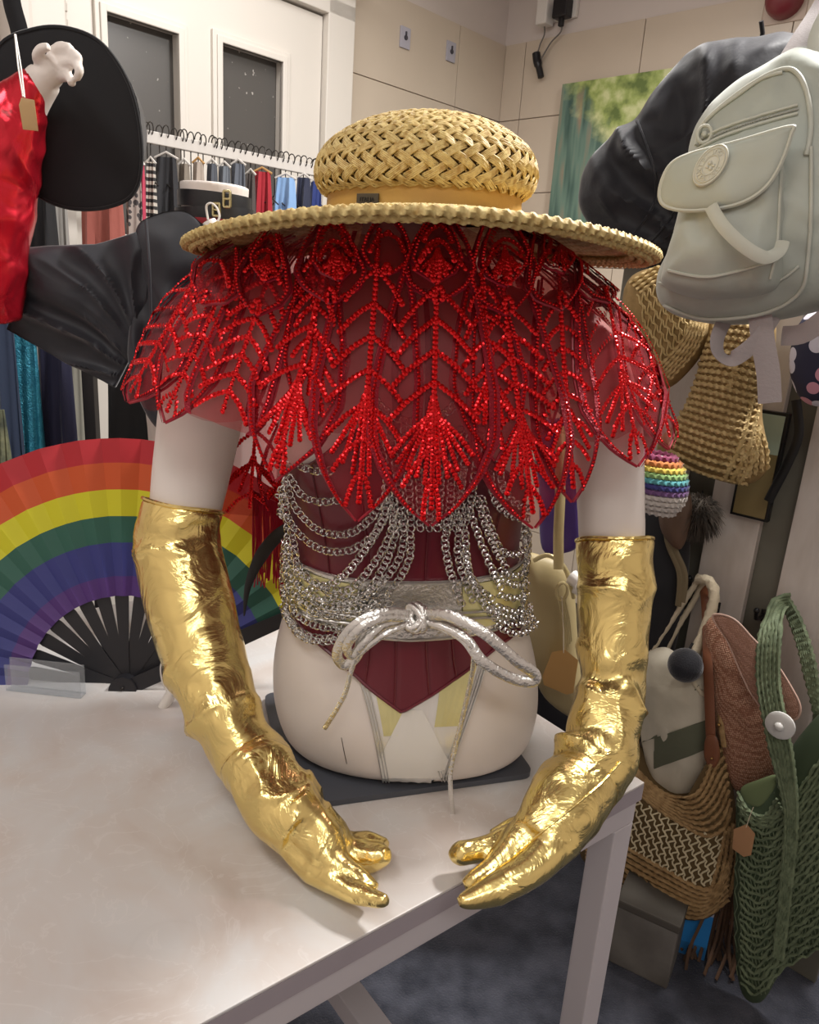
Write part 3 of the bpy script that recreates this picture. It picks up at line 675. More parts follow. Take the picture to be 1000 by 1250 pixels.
# left side swags
for q in ([(375, 562), (392, 568), (412, 568)], [(366, 575), (380, 598), (400, 605), (420, 602)], [(362, 580), (372, 612), (398, 640), (430, 643), (455, 625), (468, 600)], [(358, 590), (368, 632), (398, 662), (432, 663), (462, 640), (476, 606)],
          [(472, 585), (470, 620), (450, 660), (420, 700), (385, 715)], [(482, 600), (478, 640), (458, 680), (432, 712), (395, 730)], [(494, 625), (490, 665), (474, 695), (450, 715), (410, 735), (375, 728)], [(500, 640), (500, 670), (486, 700), (470, 720), (430, 745), (385, 742)],
          [(488, 615), (480, 655), (466, 690), (446, 722), (405, 742), (368, 720)],
          [(354, 600), (356, 650), (358, 700), (362, 745)], [(362, 590), (366, 650), (364, 700), (372, 750)], [(370, 640), (376, 690), (376, 735)],
          [(358, 650), (375, 690), (405, 712), (440, 715)], [(358, 675), (378, 712), (410, 730), (452, 728)], [(358, 700), (380, 735), (415, 748), (460, 738)], [(358, 720), (378, 752), (415, 762), (452, 748)],
          [(358, 738), (372, 765), (400, 775), (425, 768)], [(360, 745), (376, 772), (402, 778), (428, 772)],
          [(365, 660), (385, 700), (420, 722), (470, 718)], [(362, 690), (392, 728), (432, 738), (478, 728)], [(470, 700), (440, 728), (400, 736)]):
    swag([(x, y+1) for x, y in q], .014+random.uniform(0, .003))
for q in ([(560, 560), (556, 600), (548, 630), (540, 650), (546, 690), (560, 735)], [(570, 600), (556, 640), (556, 680), (572, 730)], [(562, 640), (566, 690), (584, 735), (600, 745)], [(566, 612), (578, 650), (592, 690), (602, 715)], [(575, 600), (590, 650), (608, 690)],
          [(580, 600), (592, 640), (604, 668), (622, 672), (636, 655), (640, 630)], [(590, 570), (596, 605), (615, 625), (640, 632)], [(600, 556), (604, 590), (622, 612), (645, 622)],
          [(560, 660), (572, 705), (594, 728)], [(655, 600), (652, 650), (648, 700), (645, 745)], [(665, 605), (658, 660), (652, 700), (648, 735)], [(672, 600), (666, 640), (658, 690)],
          [(600, 722), (620, 728), (640, 715), (652, 690)], [(596, 735), (618, 745), (640, 733), (650, 705)], [(600, 700), (620, 712), (642, 700), (652, 670)], [(590, 745), (612, 760), (638, 755), (648, 725)], [(598, 760), (620, 772), (640, 765), (646, 742)], [(640, 600), (655, 640), (650, 690)],
          [(600, 690), (618, 700), (640, 690)], [(570, 700), (590, 735), (618, 752), (644, 740)]):
    swag(q, .014+random.uniform(0, .003))
for x in range(470, 586, 13):   # curtain of strands under the cape's centre point
    swag([(x+10*math.sin(x), 520), (x, 560), (lerp(x, 530, .12), 605), (lerp(x, 530, .25)-3, 640)], .016)
for q in ([(455, 480), (475, 505), (510, 515), (540, 505), (560, 480)], [(640, 560), (655, 575), (672, 570)], [(365, 560), (360, 600), (356, 640)]): swag(q, .016)
# ================================================================== cape
def sheer(nt, b, mp):
    N = nt.nodes; L = nt.links; out = [x for x in N if x.type == 'OUTPUT_MATERIAL'][0]
    tr = N.new('ShaderNodeBsdfTransparent'); tr.inputs[0].default_value = (.98, .80, .80, 1)
    mx = N.new('ShaderNodeMixShader'); mx.inputs[0].default_value = .34
    L.new(tr.outputs[0], mx.inputs[1]); L.new(b.outputs[0], mx.inputs[2]); L.new(mx.outputs[0], out.inputs[0])
M_sheer = mat('sheer_red_mesh', '#a00a22', .4, sheen=.3, extra=sheer)
M_lin = mat('sheer_red_lining', '#a00a22', .4, extra=lambda a, b, c: (sheer(a, b, c), [setattr(x.inputs[0], 'default_value', .16) for x in a.nodes if x.type == 'MIX_SHADER']))
M_seq = mat('red_sequin', (.70, .014, .018), .18, .8)
M_seqd = mat('dark_red_bead_edge', (.34, .006, .022), .4, .35, bump=.8, bscale=500)
M_edge = mat('red_satin_binding', '#a5102c', .4)
CAPE = [(1.475, .075, .070, .065), (1.465, .100, .085, .080), (1.452, .135, .10, .10), (1.43, .185, .118, .125), (1.405, .228, .128, .14), (1.37, .272, .138, .15), (1.33, .300, .150, .155), (1.29, .318, .160, .16), (1.25, .338, .168, .165), (1.20, .345, .172, .17), (1.13, .338, .172, .17), (1.05, .33, .17, .17), (.98, .32, .168, .17)]
XCC = lambda z: W(494, interp(z, [(1.0, 750), (1.42, 320)]), YC).x
crow = crom(CAPE, 3)
cm = MB(); cm.loft([torring(z, a, f, b, 96, 0, Vector((XCC(z), YC, z))) for z, a, f, b in crow], cap=False)
CBV = bvh_of(cm)
cape = thing('sequin_cape', 'sheer red cape of sequined feather shaped leaves over the mannequin shoulders', 'cape', Vector((XCC(1.4), YC, 1.4)))
seq_mb = None
def add_seq(mb, P, N_, step=.0050, r=.0033):
    L = resample(P, step); tl = Vector((random.uniform(-1, 1), random.uniform(-1, 1), random.uniform(-1, 1)))*.34
    for i, p in enumerate(L):
        n = N_[min(len(N_)-1, int(i/len(L)*len(N_)))].copy()
        n = (n+tl+Vector((random.uniform(-1, 1), random.uniform(-1, 1), random.uniform(-1, 1)))*.16).normalized()
        u = n.cross(Vector((0, .3, 1))).normalized(); w = n.cross(u); c = p+n*.0012
        o = [c+(u*math.cos(a)+w*math.sin(a))*r for a in [2*PI*k/8 for k in range(8)]]
        q = [c+n*.0009+(u*math.cos(a)+w*math.sin(a))*r*.38 for a in [2*PI*k/8 for k in range(8)]]
        mb.add(o+q+[c-n*.0004], [(k, (k+1) % 8, 8+(k+1) % 8, 8+k) for k in range(8)]+[(8+k, 8+(k+1) % 8, 16) for k in range(8)])
def cproj(x, y, o):
    for k in range(40):
        h = CBV.ray_cast(CAM, ray(x, y).normalized())
        if h[0] is not None: break
        x += 2 if x < 495 else -2
    return proj(x, y, CBV, o)
def leaf(top, tip, w, prof, lift, ribs=7, dense=0, mids=True, rib_from=.12, rib_to=.95, bend=(0, 0), surf=None, rl=1.0, sheet=True):
    """a leaf from its top to its pointed tip; surf maps (x,y) of the leaf's plan to the draped surface"""
    S = surf or cproj
    ax, ay = tip[0]-top[0], tip[1]-top[1]; Ln = math.hypot(ax, ay); ux, uy = ax/Ln, ay/Ln; vx, vy = -uy, ux
    vx, vy = (uy, -ux)
    if vx < 0: vx, vy = -vx, -vy
    def at(s, t):
        bx = math.sin(PI*s)*bend[0]; by = math.sin(PI*s)*bend[1]
        h = w*interp(s, prof); return top[0]+ax*s+vx*h*t+bx, top[1]+ay*s+vy*h*t+by
    NS, NT = 26, 12; rows_ = []
    for i in range(NS+1):
        s = i/NS; rows_.append([S(*at(s, -1+2*j/NT), lift+.003*(1-abs(-1+2*j/NT))+.004*s)[0] for j in range(NT+1)])
    mb = MB()
    vs = [p for r in rows_ for p in r]; n = NT+1
    mb.add(vs, [(i*n+k, i*n+k+1, (i+1)*n+k+1, (i+1)*n+k) for i in range(NS) for k in range(NT)])
    lf = mb.build('leaf', M_sheer, cape)
    # bound edges
    for sg in (-1, 1):
        st_ = MB(); st_.grid([[S(*at(s/26, sg*e), lift+.0045+.004*s/26)[0] for e in (.84, .92, 1.0)] for s in range(27)], thick=.0006); st_.build('leaf_border', M_seqd, lf)
    eb = MB(); sq = MB()
    eL = [rows_[i][0] for i in range(NS+1)]; eR = [rows_[i][NT] for i in range(NS+1)]
    eb.tube(eL, .0016, 5); eb.tube(eR, .0016, 5)
    def line(pl, **k):
        a = [S(x, y, lift+.0085) for x, y in pl]; add_seq(sq, [q[0] for q in a], [q[1] for q in a], **k)
    for e in (.92,):
        for sg in (-1, 1):
            line([at(s/18, sg*e) for s in range(1, int(18*.99)+1)], step=.0040, r=.0019)
    if mids: line([at(s/14, 0) for s in range(0, 14)])
    for i in range(ribs):
        s0 = lerp(rib_from, rib_to-.12, i/max(1, ribs-1))
        for sg in (-1, 1):
            e = .66*rl; s1 = min(.97, s0+.17*(w/Ln)*3.2)
            hh = interp(s1, prof); 
            a = at(s0, .05*sg); b = at(s1, sg*e)
            line([(lerp(a[0], b[0], q/6)+vx*sg*math.sin(PI*q/6)*1.5, lerp(a[1], b[1], q/6)-math.sin(PI*q/6)*2) for q in range(7)])
    for i in range(dense):
        a = -1+2*i/(dense-1) if dense > 1 else 0
        p0 = at(.50+.10*abs(a), a*.08); p1 = at(.86-.10*abs(a), a*.62)
        line([(lerp(p0[0], p1[0], q/6), lerp(p0[1], p1[1], q/6)) for q in range(7)], step=.0040, r=.0030)
    eb.build('leaf_binding', M_edge, lf); sq.build('sequins', M_seq, lf, smooth=False, kind='stuff')
PR = [(0, .45), (.2, .72), (.5, .98), (.68, 1), (.82, .74), (.92, .42), (1, .02)]
PSQ = [(0, .5), (.3, .8), (.8, 1), (.93, .98), (1, .80)]
PD = [(0, .2), (.35, .75), (.6, 1), (.8, .75), (1, .02)]
# under layer: full mesh circle to mid upper arm
for k in range(1):
    n = 96; rows_ = []
    zs = [1.475-.0*0, 1.462, 1.448, 1.43, 1.405, 1.38, 1.35, 1.32, 1.29, 1.262]
    vs = []
    for j, z in enumerate(zs):
        tab = [(q[0], q[1:]) for q in sorted(crow)]
        for (z0, a), (z1, b) in zip(tab, tab[1:]):
            if z0 <= z <= z1+1e-6: f = (z-z0)/(z1-z0+1e-9); ab = [lerp(x, y, f) for x, y in zip(a, b)]; break
        else: ab = list(tab[-1][1])
        rows_.append([p+Vector((0, 0, -.014*abs(math.sin(i/n*PI*14))*(1 if j == len(zs)-1 else 0))) for i, p in enumerate(torring(z, ab[0]-.008, ab[1]-.008, ab[2]-.008, n, 0, Vector((XCC(z), YC, z))))])
    mb = MB(); mb.loft(rows_, cap=False); mb.build('mesh_lining', M_lin, cape)
    mb = MB(); mb.tube(rows_[0], .003, 6, closed=True); mb.build('neck_binding', M_edge, cape)
# long leaves
leaf((262, 322), (164, 493), 38, PR, .002, 7, 0)
leaf((298, 322), (208, 516), 36, PR, .004, 7, 0)
leaf((350, 305), (275, 518), 50, PSQ, .007, 8, 0)
leaf((403, 330), (340, 583), 58, PD, .010, 5, 7)
leaf((463, 300), (437, 630), 66, PR, .013, 7, 7)
leaf((605, 350), (646, 640), 60, PR, .010, 8, 7)
leaf((672, 345), (693, 610), 40, PR, .006, 8, 3)
leaf((718, 330), (768, 568), 52, PR, .009, 7, 5)
leaf((755, 332), (808, 549), 34, PR, .004, 6, 3)
leaf((770, 330), (824, 503), 34, PR, .002, 6, 0)
leaf((530, 325), (523, 635), 78, PR, .016, 7, 9)
leaf((580, 330), (600, 560), 46, PD, .012, 6, 5)
leaf((385, 320), (390, 520), 40, PD, .006, 5, 5)
# collar leaves
for tp, ti, w in (((300, 318), (262, 382), 28), ((345, 304), (322, 394), 32), ((408, 288), (408, 378), 42), ((472, 285), (472, 345), 30), ((533, 283), (531, 376), 44), ((592, 283), (612, 392), 40), ((648, 294), (672, 388), 34), ((700, 308), (726, 384), 28), ((735, 326), (764, 376), 22)):
    leaf(tp, ti, w, PD, .017, 2, 0, rib_from=.35, mids=False)
for tp, ti, w in (((408, 292), (418, 352), 26), ((530, 290), (528, 354), 30), ((598, 290), (608, 360), 28), ((660, 295), (672, 350), 24), ((345, 308), (335, 356), 20)):
    leaf(tp, ti, w, PD, .019, 4, 7, rib_from=.15, mids=False)
# leaves around the back, laid out by angle
def CS(t, z, o):
    c = Vector((XCC(z), YC, z)); d = ea*math.sin(t)-eb*math.cos(t); h = CBV.ray_cast(c+d*.8, -d)
    if h[0] is None: return c+d*.2, d
    n = h[1] if h[1].dot(d) > 0 else -h[1]; return h[0]+n*o, n
for k in range(9):
    tc_ = PI*.58+k*(2*PI-2*PI*.58)/8
    leaf((tc_*1000, 0), (tc_*1000, 230+20*(k % 2)), 95, PR, .004+.004*(k % 2), 6, 0, surf=lambda x, y, o: CS(x/1000, 1.45-y/1000, o))
# low back leaf with fringe, seen beyond the left upper arm
BY = 1.06
def backsurf(x, y, o): p = W(x, y, BY+.0006*(x-310)); return p+Vector((0, -1, 0))*o, Vector((0, -1, 0))
leaf((318, 470), (306, 628), 46, PSQ, .0, 4, 5, surf=backsurf)
leaf((355, 500), (345, 640), 34, PD, .004, 4, 5, surf=backsurf)
mb = MB()
for i in range(46):
    x = lerp(308, 352, i/45); y0 = lerp(618, 640, i/45); L = random.uniform(60, 95)
    mb.tube([W(x, y0-20, BY), W(x+random.uniform(-3, 3), y0+L*.5, BY-.004), W(x+random.uniform(-6, 6), y0+L, BY)], .0011, 4)
for i in range(14):
    x = 346+i*.9; mb.tube([W(x, 640, BY-.02), W(x+3, 690, BY-.03), W(x+1, 745-abs(i-7)*3, BY-.03)], .0013, 4)
mb.build('tassel_fringe', M_edge, cape, kind='stuff')
# ================================================================== straw hat
def strawx(sc):
    def f(nt, b, mp):
        N = nt.nodes; L = nt.links
        n = N.new('ShaderNodeTexNoise'); n.inputs['Scale'].default_value = sc; n.inputs['Detail'].default_value = 3; L.new(mp.outputs[0], n.inputs['Vector'])
        r = N.new('ShaderNodeValToRGB'); e = r.color_ramp.elements; e[0].position = .3; e[0].color = lin('#a8874a'); e[1].position = .62; e[1].color = lin('#d6c184'); L.new(n.outputs[0], r.inputs[0]); L.new(r.outputs[0], b.inputs['Base Color'])
        bp = N.new('ShaderNodeBump'); bp.inputs['Strength'].default_value = .4; bp.inputs['Distance'].default_value = .001; L.new(n.outputs[0], bp.inputs['Height']); L.new(bp.outputs[0], b.inputs['Normal'])
    return f
M_straw = mat('golden_straw', '#cfae62', .6, extra=strawx(160)); M_strawd = mat('dark_straw_lining', '#a07c40', .8, col2='#6b4f26', cscale=90)
M_band = mat('tan_ribbon', '#c39a4c', .55, col2='#b98f45', cscale=20, bump=.1, bscale=200)
HY = .92
hc = W(517, 262, HY)
zr = W(517, 253, HY-.26).z    # rim height at the front
zcr = W(517, 250, HY-.11).z
hat = thing('straw_sun_hat', 'golden woven straw sun hat with wide brim resting over the mannequin neck', 'hat', Vector((hc.x, HY, zcr)))
HX = hc.x
wl = (W(795, 318, HY)-W(243, 298, HY)).length/2
tilt = math.atan2(0.012, 1)
def H(r, a, z): return Vector((HX+math.sin(a)*r, HY-math.cos(a)*r*.97, z+.01*math.sin(a)*r/.26))
KR = .90
CRW = [(h, r*KR) for h, r in [(0, .121), (.030, .119), (.037, .125), (.048, .131), (.070, .133), (.098, .125), (.122, .105), (.142, .076), (.154, .040), (.157, .004)]]
zt_ = W(517, 146, HY).z; kz = (zt_-zcr)/.157
crx = crom(CRW, 6)
mb = MB(); mb.loft([[H(r-.0035, 2*PI*k/64, zcr+h*kz) for k in range(64)] for h, r in crx]); mb.build('crown_lining', M_strawd, hat)
# tan band
mb = MB(); mb.loft([[H(r, 2*PI*k/96, zcr+h*kz) for k in range(96)] for h, r in ((.0, .1215*KR), (.001, .1225*KR), (.018, .1220*KR), (.035, .1215*KR), (.036, .119*KR))], cap=False); mb.build('hat_band', M_band, hat)
# woven crown: bundles of straw cords crossing over and under
L_arc = [0]
for (h0, r0_), (h1, r1_) in zip(crx, crx[1:]): L_arc.append(L_arc[-1]+math.hypot((h1-h0)*kz, r1_-r0_))
start = next(i for i, c in enumerate(crx) if c[0] > .033)
def crown(u, v, o):   # u angle, v arc length from band
    s = L_arc[start]+v; s = min(s, L_arc[-1]-1e-4)
    for i in range(len(L_arc)-1):
        if L_arc[i+1] >= s: break
    t = (s-L_arc[i])/(L_arc[i+1]-L_arc[i]+1e-9); h = lerp(crx[i][0], crx[i+1][0], t)*kz; r = lerp(crx[i][1], crx[i+1][1], t)
    dr, dh = crx[i+1][1]-crx[i][1], (crx[i+1][0]-crx[i][0])*kz; q = math.hypot(dr, dh)+1e-9
    nr, nh = dh/q, -dr/q
    return H(max(.001, r+nr*o), u, zcr+h+nh*o)
VT = L_arc[-1]-L_arc[start]
mb = MB(); NV = 22; NU0 = 40
dv = VT/NV
cell = 2*PI*.128/NU0
rowsV = []; v = 0; i = 0
while v < VT-.004:
    s = L_arc[start]+v; k_ = min(range(len(L_arc)), key=lambda q: abs(L_arc[q]-s)); r = crx[k_][1]
    rowsV.append((v, r)); v += .0098; i += 1
for i, (v, r) in enumerate(rowsV):
    nu = NU0 if r > .085 else (30 if r > .055 else (18 if r > .028 else 9))
    for j in range(nu):
        du = 2*PI/nu; u0 = (j+.5*(i % 2))*du; sg = 1 if i % 2 else -1
        w = min(.0215, r*du*1.5)/max(r, .012)
        for c in (-1.6, -.8, 0, .8, 1.6):
            P = []
            for q in range(5):
                f = q/4-.5; P.append(crown(u0+f*w*1.25+c*.0007/max(r, .02)*sg, max(0.0, v+.0050+sg*f*.0155+c*.0024), .0006+.0042*math.cos(f*PI*1.02)+random.uniform(-.0003, .0003)))
            mb.tube(P, .00112, 5, cap=False)
mb.build('woven_crown', M_straw, hat, kind='stuff')
# brim: braided rounds
def brimz(r, a):
    t = max(0, (r-.105)/.157); side = abs(math.sin(a))
    fr = -math.cos(a)
    front = zr-zcr
    sidez = (W(795, 318, HY).z+W(243, 300, HY).z)/2-zcr
    e = lerp(front, sidez, side**2) if math.cos(a) > 0 else lerp(front-.006, sidez, side**2)
    return zcr+e*t**1.15
R0, R1 = .100, .262
rws = []; NB = 13
for k in range(61):
    r = lerp(R0, R1, k/60); lob = abs(math.sin(k/60*NB*PI)); row = []
    for q in range(360):
        a = 2*PI*q/360; tw = math.sin(q*PI/180*110+(k*.9 if int(k/60*NB) % 2 else -k*.9)); row.append(H(r*(wl/.262 if False else 1), a, brimz(r, a)+.0016*lob+.0010*tw*lob))
    rws.append(row)
low = [[p-Vector((0, 0, .0055)) for p in r] for r in rws[::-1]]
mb = MB(); mb.loft(rws+low, cap=False); 
mb.build('brim', M_straw, hat)
for rad, rr, up_ in ((R1, .0046, 0), (R1-.007, .0035, .0012), (R1-.007, .0035, -.006), (R1-.016, .003, -.007), (R1-.026, .003, -.0065)):
    mb = MB(); mb.tube([H(rad, 2*PI*q/720, brimz(rad, 2*PI*q/720)-.002+up_) for q in range(720)], rr, 8, closed=True, lobes=2, lobe=.34, twist=520); mb.build('edge_plait' if rad == R1 else 'brim_plait', M_straw, hat)
# small dark metal plate on the band
pp_ = None
a_ = math.asin(max(-1, min(1, (W(450, 246, HY-.1).x-HX)/.109)))
zc_ = W(450, 243, HY-.1).z
pc = H(.1118, a_, zc_); pc.z = zc_; tx = Vector((math.cos(a_), math.sin(a_), 0)); nn_ = Vector((math.sin(a_), -math.cos(a_), 0))
mb = MB(); mb.box(pc, .027, .0022, .012, Matrix((tx, nn_, Vector((0, 0, 1)))).transposed(), .0006); mb.build('name_plate', mat('dark_pewter', '#5a5243', .45, .6), hat, smooth=False, label='small dark metal plate with worn raised letters')
M_pew = mat('pewter_letter', '#2f2a26', .5, .4)
text('plate_lettering', 'ITALIA', .0062, pc+nn_*.0016, tx, (0, 0, 1), M_pew, hat, .0002)
# ================================================================== right side: hook boards and bags
nBd = Vector((-.682, -.731, 0)); uBd = Vector((.731, -.682, 0)); BA = W(1000, 600, 1.42)
def PL(o): return (BA+nBd*o, nBd)
def Bp(x, y, o=0): return Wpl(x, y, *PL(o))
M_plank = mat('worn_white_board', '#c9c0b8', .6, col2='#b5aaa0', cscale=5, bump=.15, bscale=30, stretch=(4, 4, 1))
M_olive = mat('olive_grey_board', '#6b685c', .6, col2='#5d5a50', cscale=5)
Mb_ = Matrix((uBd, nBd, Vector((0, 0, 1)))).transposed()
def bt_(x, y, o=0): return (Bp(x, y, o)-BA).dot(uBd)
brd = thing('hook_board', 'upright white boards with olive panels between them carrying the hanging bags', 'board', Vector((BA.x, BA.y, 0)))
def plank(x0, x1, o0, o1, m, name, z0=0.0, z1=1.62, y=700):
    a, b = bt_(x0, y), bt_(x1, y); c = BA+uBd*((a+b)/2)+nBd*((o0+o1)/2); mb = MB(); mb.box((c.x, c.y, (z0+z1)/2), b-a, abs(o1-o0), z1-z0, Mb_, .002); return mb.build(name, m, brd, smooth=False)
plank(700, 1130, -.06, -.04, M_olive, 'backing_panel')
for x0, x1 in ((848, 912), (950, 1030), (770, 812)): plank(x0, x1, -.04, -.018, M_plank, 'board')
M_black = mat('black_metal', '#141416', .4, .3)
def hook(parent, x, y, name='hook', o=0, L=.05):
    p = Bp(x, y, -.018); mb = MB(); r = .0045
    mb.tube([p, p+nBd*.03, p+nBd*.045+Vector((0, 0, .006)), p+nBd*.05+Vector((0, 0, .022))], r, 8); mb.tube([p-Vector((0, 0, .012)), p+Vector((0, 0, .012))], .006, 8); mb.ball(p+nBd*.05+Vector((0, 0, .024)), .0065, 8, 6)
    return mb.build(name, M_black, parent)
for x, y in ((852, 712), (957, 738), (843, 728), (876, 741), (932, 751), (842, 640)): hook(brd, x, y)
# dark framed olive picture between the boards
fr = thing('framed_panel', 'narrow black framed gold and pale green panel leaning between the white boards', 'frame', Bp(925, 640, .0))
mb = MB(); a = bt_(903, 560); b = bt_(952, 560); zt, zb = Bp(925, 500).z, Bp(925, 636).z; c = BA+uBd*((a+b)/2)-nBd*.012
mb.box((c.x, c.y, (zt+zb)/2), b-a, .016, zt-zb, Mb_, .001); mb.build('frame', M_black, fr, smooth=False)
mid = Bp(925, 552).z
for z0, z1, col, nm in ((zb+.006, mid, '#7a6a42', 'gold_field'), (mid, zt-.006, '#9fae9b', 'pale_green_field')):
    mb = MB(); c2 = c+nBd*.009; mb.box((c2.x, c2.y, (z0+z1)/2), b-a-.012, .003, z1-z0, Mb_); mb.build(nm, mat(nm, col, .5), fr, smooth=False)
# ------------------------------------------------ backpack
M_bp = mat('pale_sage_nylon', '#a9afa6', .5, sheen=.2, bump=.3, bscale=25, col2='#9fa59c', cscale=7, extra=wrinkle(9, .5, .014))
M_bp2 = mat('sage_nylon_piping', '#b3b6ab', .5, sheen=.2)
M_bpd = mat('grey_webbing', '#a39c9c', .6, bump=.2, bscale=300, stretch=(1, 1, 4))
nK = Vector((-.50, -.85, .10)).normalized(); KA = W(900, 230, 1.17)
def PK(o): return (KA+nK*o, nK)
def Kp(x, y, o=0): return Wpl(x, y, *PK(o))
def bagfold(A, fx, fy, seed): return lambda x, y, s, g: A*(ridge(x*fx+seed, y*fy, seed)*.6+noise.noise(Vector((x*fx*2.3, y*fy*2.1, seed)))*.5)
bp = thing('backpack', 'pale sage green nylon backpack with round embossed badge on its flap', 'backpack', Kp(900, 380))
mb = MB(); pillow(mb, [(985, 62), (940, 82), (897, 108), (863, 142), (846, 178), (836, 240), (822, 300), (806, 340), (806, 368), (828, 386), (880, 396), (940, 392), (1010, 376), (1075, 350), (1100, 250), (1095, 150), (1050, 75)], PK(0), .085, back=1.0, rings=18, fold=bagfold(.010, 14, 18, 2.2), power=.42, n=7)
KB = bvh_of(mb); mb.build('body', M_bp, bp)
mb = MB(); pillow(mb, [(846, 200), (900, 175), (962, 162), (968, 230), (962, 300), (955, 345), (925, 362), (860, 366), (814, 352), (812, 330), (830, 270)], PK(.055), .055, back=.6, rings=14, fold=bagfold(.009, 20, 16, 5.1), power=.35, n=6)
PKB = bvh_of(mb); mb.build('front_pocket', M_bp, bp)
mb = MB(); fo = [(846, 187), (900, 173), (964, 155), (966, 165), (951, 205), (930, 233), (898, 250), (850, 257), (818, 254), (806, 243), (808, 222), (820, 200)]
pillow(mb, fo, PK(.115), .010, back=.6, rings=12, fold=bagfold(.0018, 30, 24, 1.1), power=.4, n=6); FBV = bvh_of(mb); flap = mb.build('flap', M_bp, bp)
mb = MB(); mb.tube([Kp(x, y, .117) for x, y in crom(fo, 6, True)], .0028, 6, closed=True); mb.build('flap_piping', M_bp2, flap)
# badge: raised rings and lettering
bc, _ = proj(868, 203, FBV, .0015); tilt_ = (Kp(879, 196, .12)-Kp(857, 211, .12)).normalized(); bx = tilt_; by = nK.cross(bx)
bx0 = (Kp(900, 190, .12)-Kp(840, 205, .12)).normalized(); by0 = nK.cross(bx0)
a1, a2 = rp(bc, 26), rp(bc, 16.5)
dM = (Kp(884, 181, .12)-Kp(853, 226, .12)).normalized(); dm = nK.cross(dM).normalized()
M_badge = mat('cream_rubber_badge', '#c2c3b6', .45)
def ell(k, o, n=48): return [bc+dM*(math.cos(2*PI*i/n)*a1*k)+dm*(math.sin(2*PI*i/n)*a2*k)+nK*o for i in range(n)]
mb = MB(); mb.loft([ell(1, -.002), ell(1, .002), ell(.96, .0032)]); bd = mb.build('badge', M_badge, flap)
for k in (.95, .80, .47): 
    mb = MB(); mb.tube(ell(k, .0034), .0009, 5, closed=True); mb.build('badge_ring', M_badge, bd) if False else mb.build('badge_ring', M_badge, flap)
for word, a0, sgn in (('KIPLING', 110, -1), ('KIPLING', -110, 1)):
    for i, ch in enumerate(word):
        an = math.radians((a0)+sgn*(-66+i*22)*-1 if False else (a0+(3-i)*24 if sgn < 0 else a0-(3-i)*24))
        e1 = (bx0*math.cos(an)+by0*math.sin(an)); cpos = bc+dM*(e1.dot(dM)*a1*.64)+dm*(e1.dot(dm)*a2*.64)+nK*.0032
        yd = e1 if sgn < 0 else -e1; xd = yd.cross(nK)
        text('badge_letter', ch, .0085, cpos, xd, yd, M_badge, flap, .0010)
mb = MB()
for (x, y, r) in ((0, .10, .0030), (-.14, -.05, .0022), (.14, -.05, .0022), (0, -.16, .0026)): mb.ball(bc+bx0*(x*a1)+by0*(y*a1)+nK*.003, r, 10, 6)
mb.build('badge_centre', M_badge, flap)
# zip with puller
zp = [(852, 178), (880, 163), (920, 149), (955, 139), (974, 134)]
for dy, r in ((-5, .0022), (5, .0022)):
    mb = MB(); mb.tube([proj(x, y+dy, KB, .0015)[0] for x, y in crom(zp, 5)], r, 6); mb.build('zip_welt', M_bp2, bp)
mb = MB()
for x, y in [(p[0], p[1]) for p in crom(zp, 14)]:
    q, n = proj(x, y, KB, .001); mb.ball(q, .0016, 6, 4)
mb.build('zip_teeth', mat('zip_grey', '#9b9d96', .4), bp, kind='stuff')
mb = MB(); q = proj(864, 166, KB, .006)[0]; mb.tube([q+dM*0+bx0*math.cos(a)*.009+by0*math.sin(a)*.011 for a in [2*PI*k/20 for k in range(20)]], .0025, 6, closed=True); mb.ball(q, .004, 8, 6); mb.build('zip_puller', M_bp2, bp)
# piping arch and side seams
for q_, r in (([(852, 178), (858, 155), (885, 128), (925, 100), (957, 86), (975, 92), (986, 118), (990, 160), (984, 190)], .0032), ([(870, 140), (895, 122), (930, 98), (955, 90)], .0025), ([(990, 180), (990, 250), (986, 320), (975, 358), (930, 382), (860, 388), (812, 372)], .0025), ([(806, 345), (850, 352), (900, 350), (950, 342), (975, 325)], .002)):
    mb = MB(); mb.tube([proj(x, y, KB, .002)[0] for x, y in crom(q_, 7)], r, 8); mb.build('piping', M_bp2, bp)
for q_ in ([(955, 172), (952, 230), (948, 300), (940, 340)], [(816, 330), (860, 338), (905, 330), (948, 318)]):
    mb = MB(); mb.tube([proj(x, y, PKB, .001)[0] for x, y in crom(q_, 7)], .0022, 6); mb.build('pocket_piping', M_bp2, bp)
# pull loop hanging below the flap
P = [Kp(x, y, o) for x, y, o in crom([(868, 252, .125), (882, 275, .135), (905, 298, .135), (932, 314, .13), (950, 308, .12), (956, 295, .11)], 7)]
mb = MB(); mb.tube(P, .0085, 10, flat=.3, up=nK); mb.build('pull_strap', M_bp2, bp)
def webbing(q_, w, name, m, parent, up, fl=.12):
    mb = MB(); mb.tube([Vector(p) for p in q_], w, 10, flat=fl, up=up); return mb.build(name, m, parent)
webbing([Kp(x, y, o) for x, y, o in crom([(962, 82, .03), (985, 45, .0), (1010, 5, -.04), (1030, -40, -.06)], 5)], .019, 'carry_strap', M_bpd, bp, nK)
webbing([Kp(x, y, o) for x, y, o in crom([(1003, 70, .05), (1004, 40, .03), (1030, -10, 0), (1050, -50, -.05)], 5)], .016, 'carry_strap', M_bp2, bp, nK)
M_web = mat('taupe_webbing', '#968d8c', .6, bump=.2, bscale=250)
webbing([Kp(x, y, o) for x, y, o in crom([(945, 385, .02), (925, 415, .03), (895, 438, .035), (878, 432, .03), (876, 412, .02), (888, 385, .01)], 8)], .012, 'hanging_strap', M_web, bp, (.3, -.8, .5))
webbing([Kp(x, y, o) for x, y, o in crom([(928, 385, .03), (932, 420, .03), (938, 455, .03), (940, 492, .03)], 6)], .016, 'hanging_strap', M_web, bp, nK)
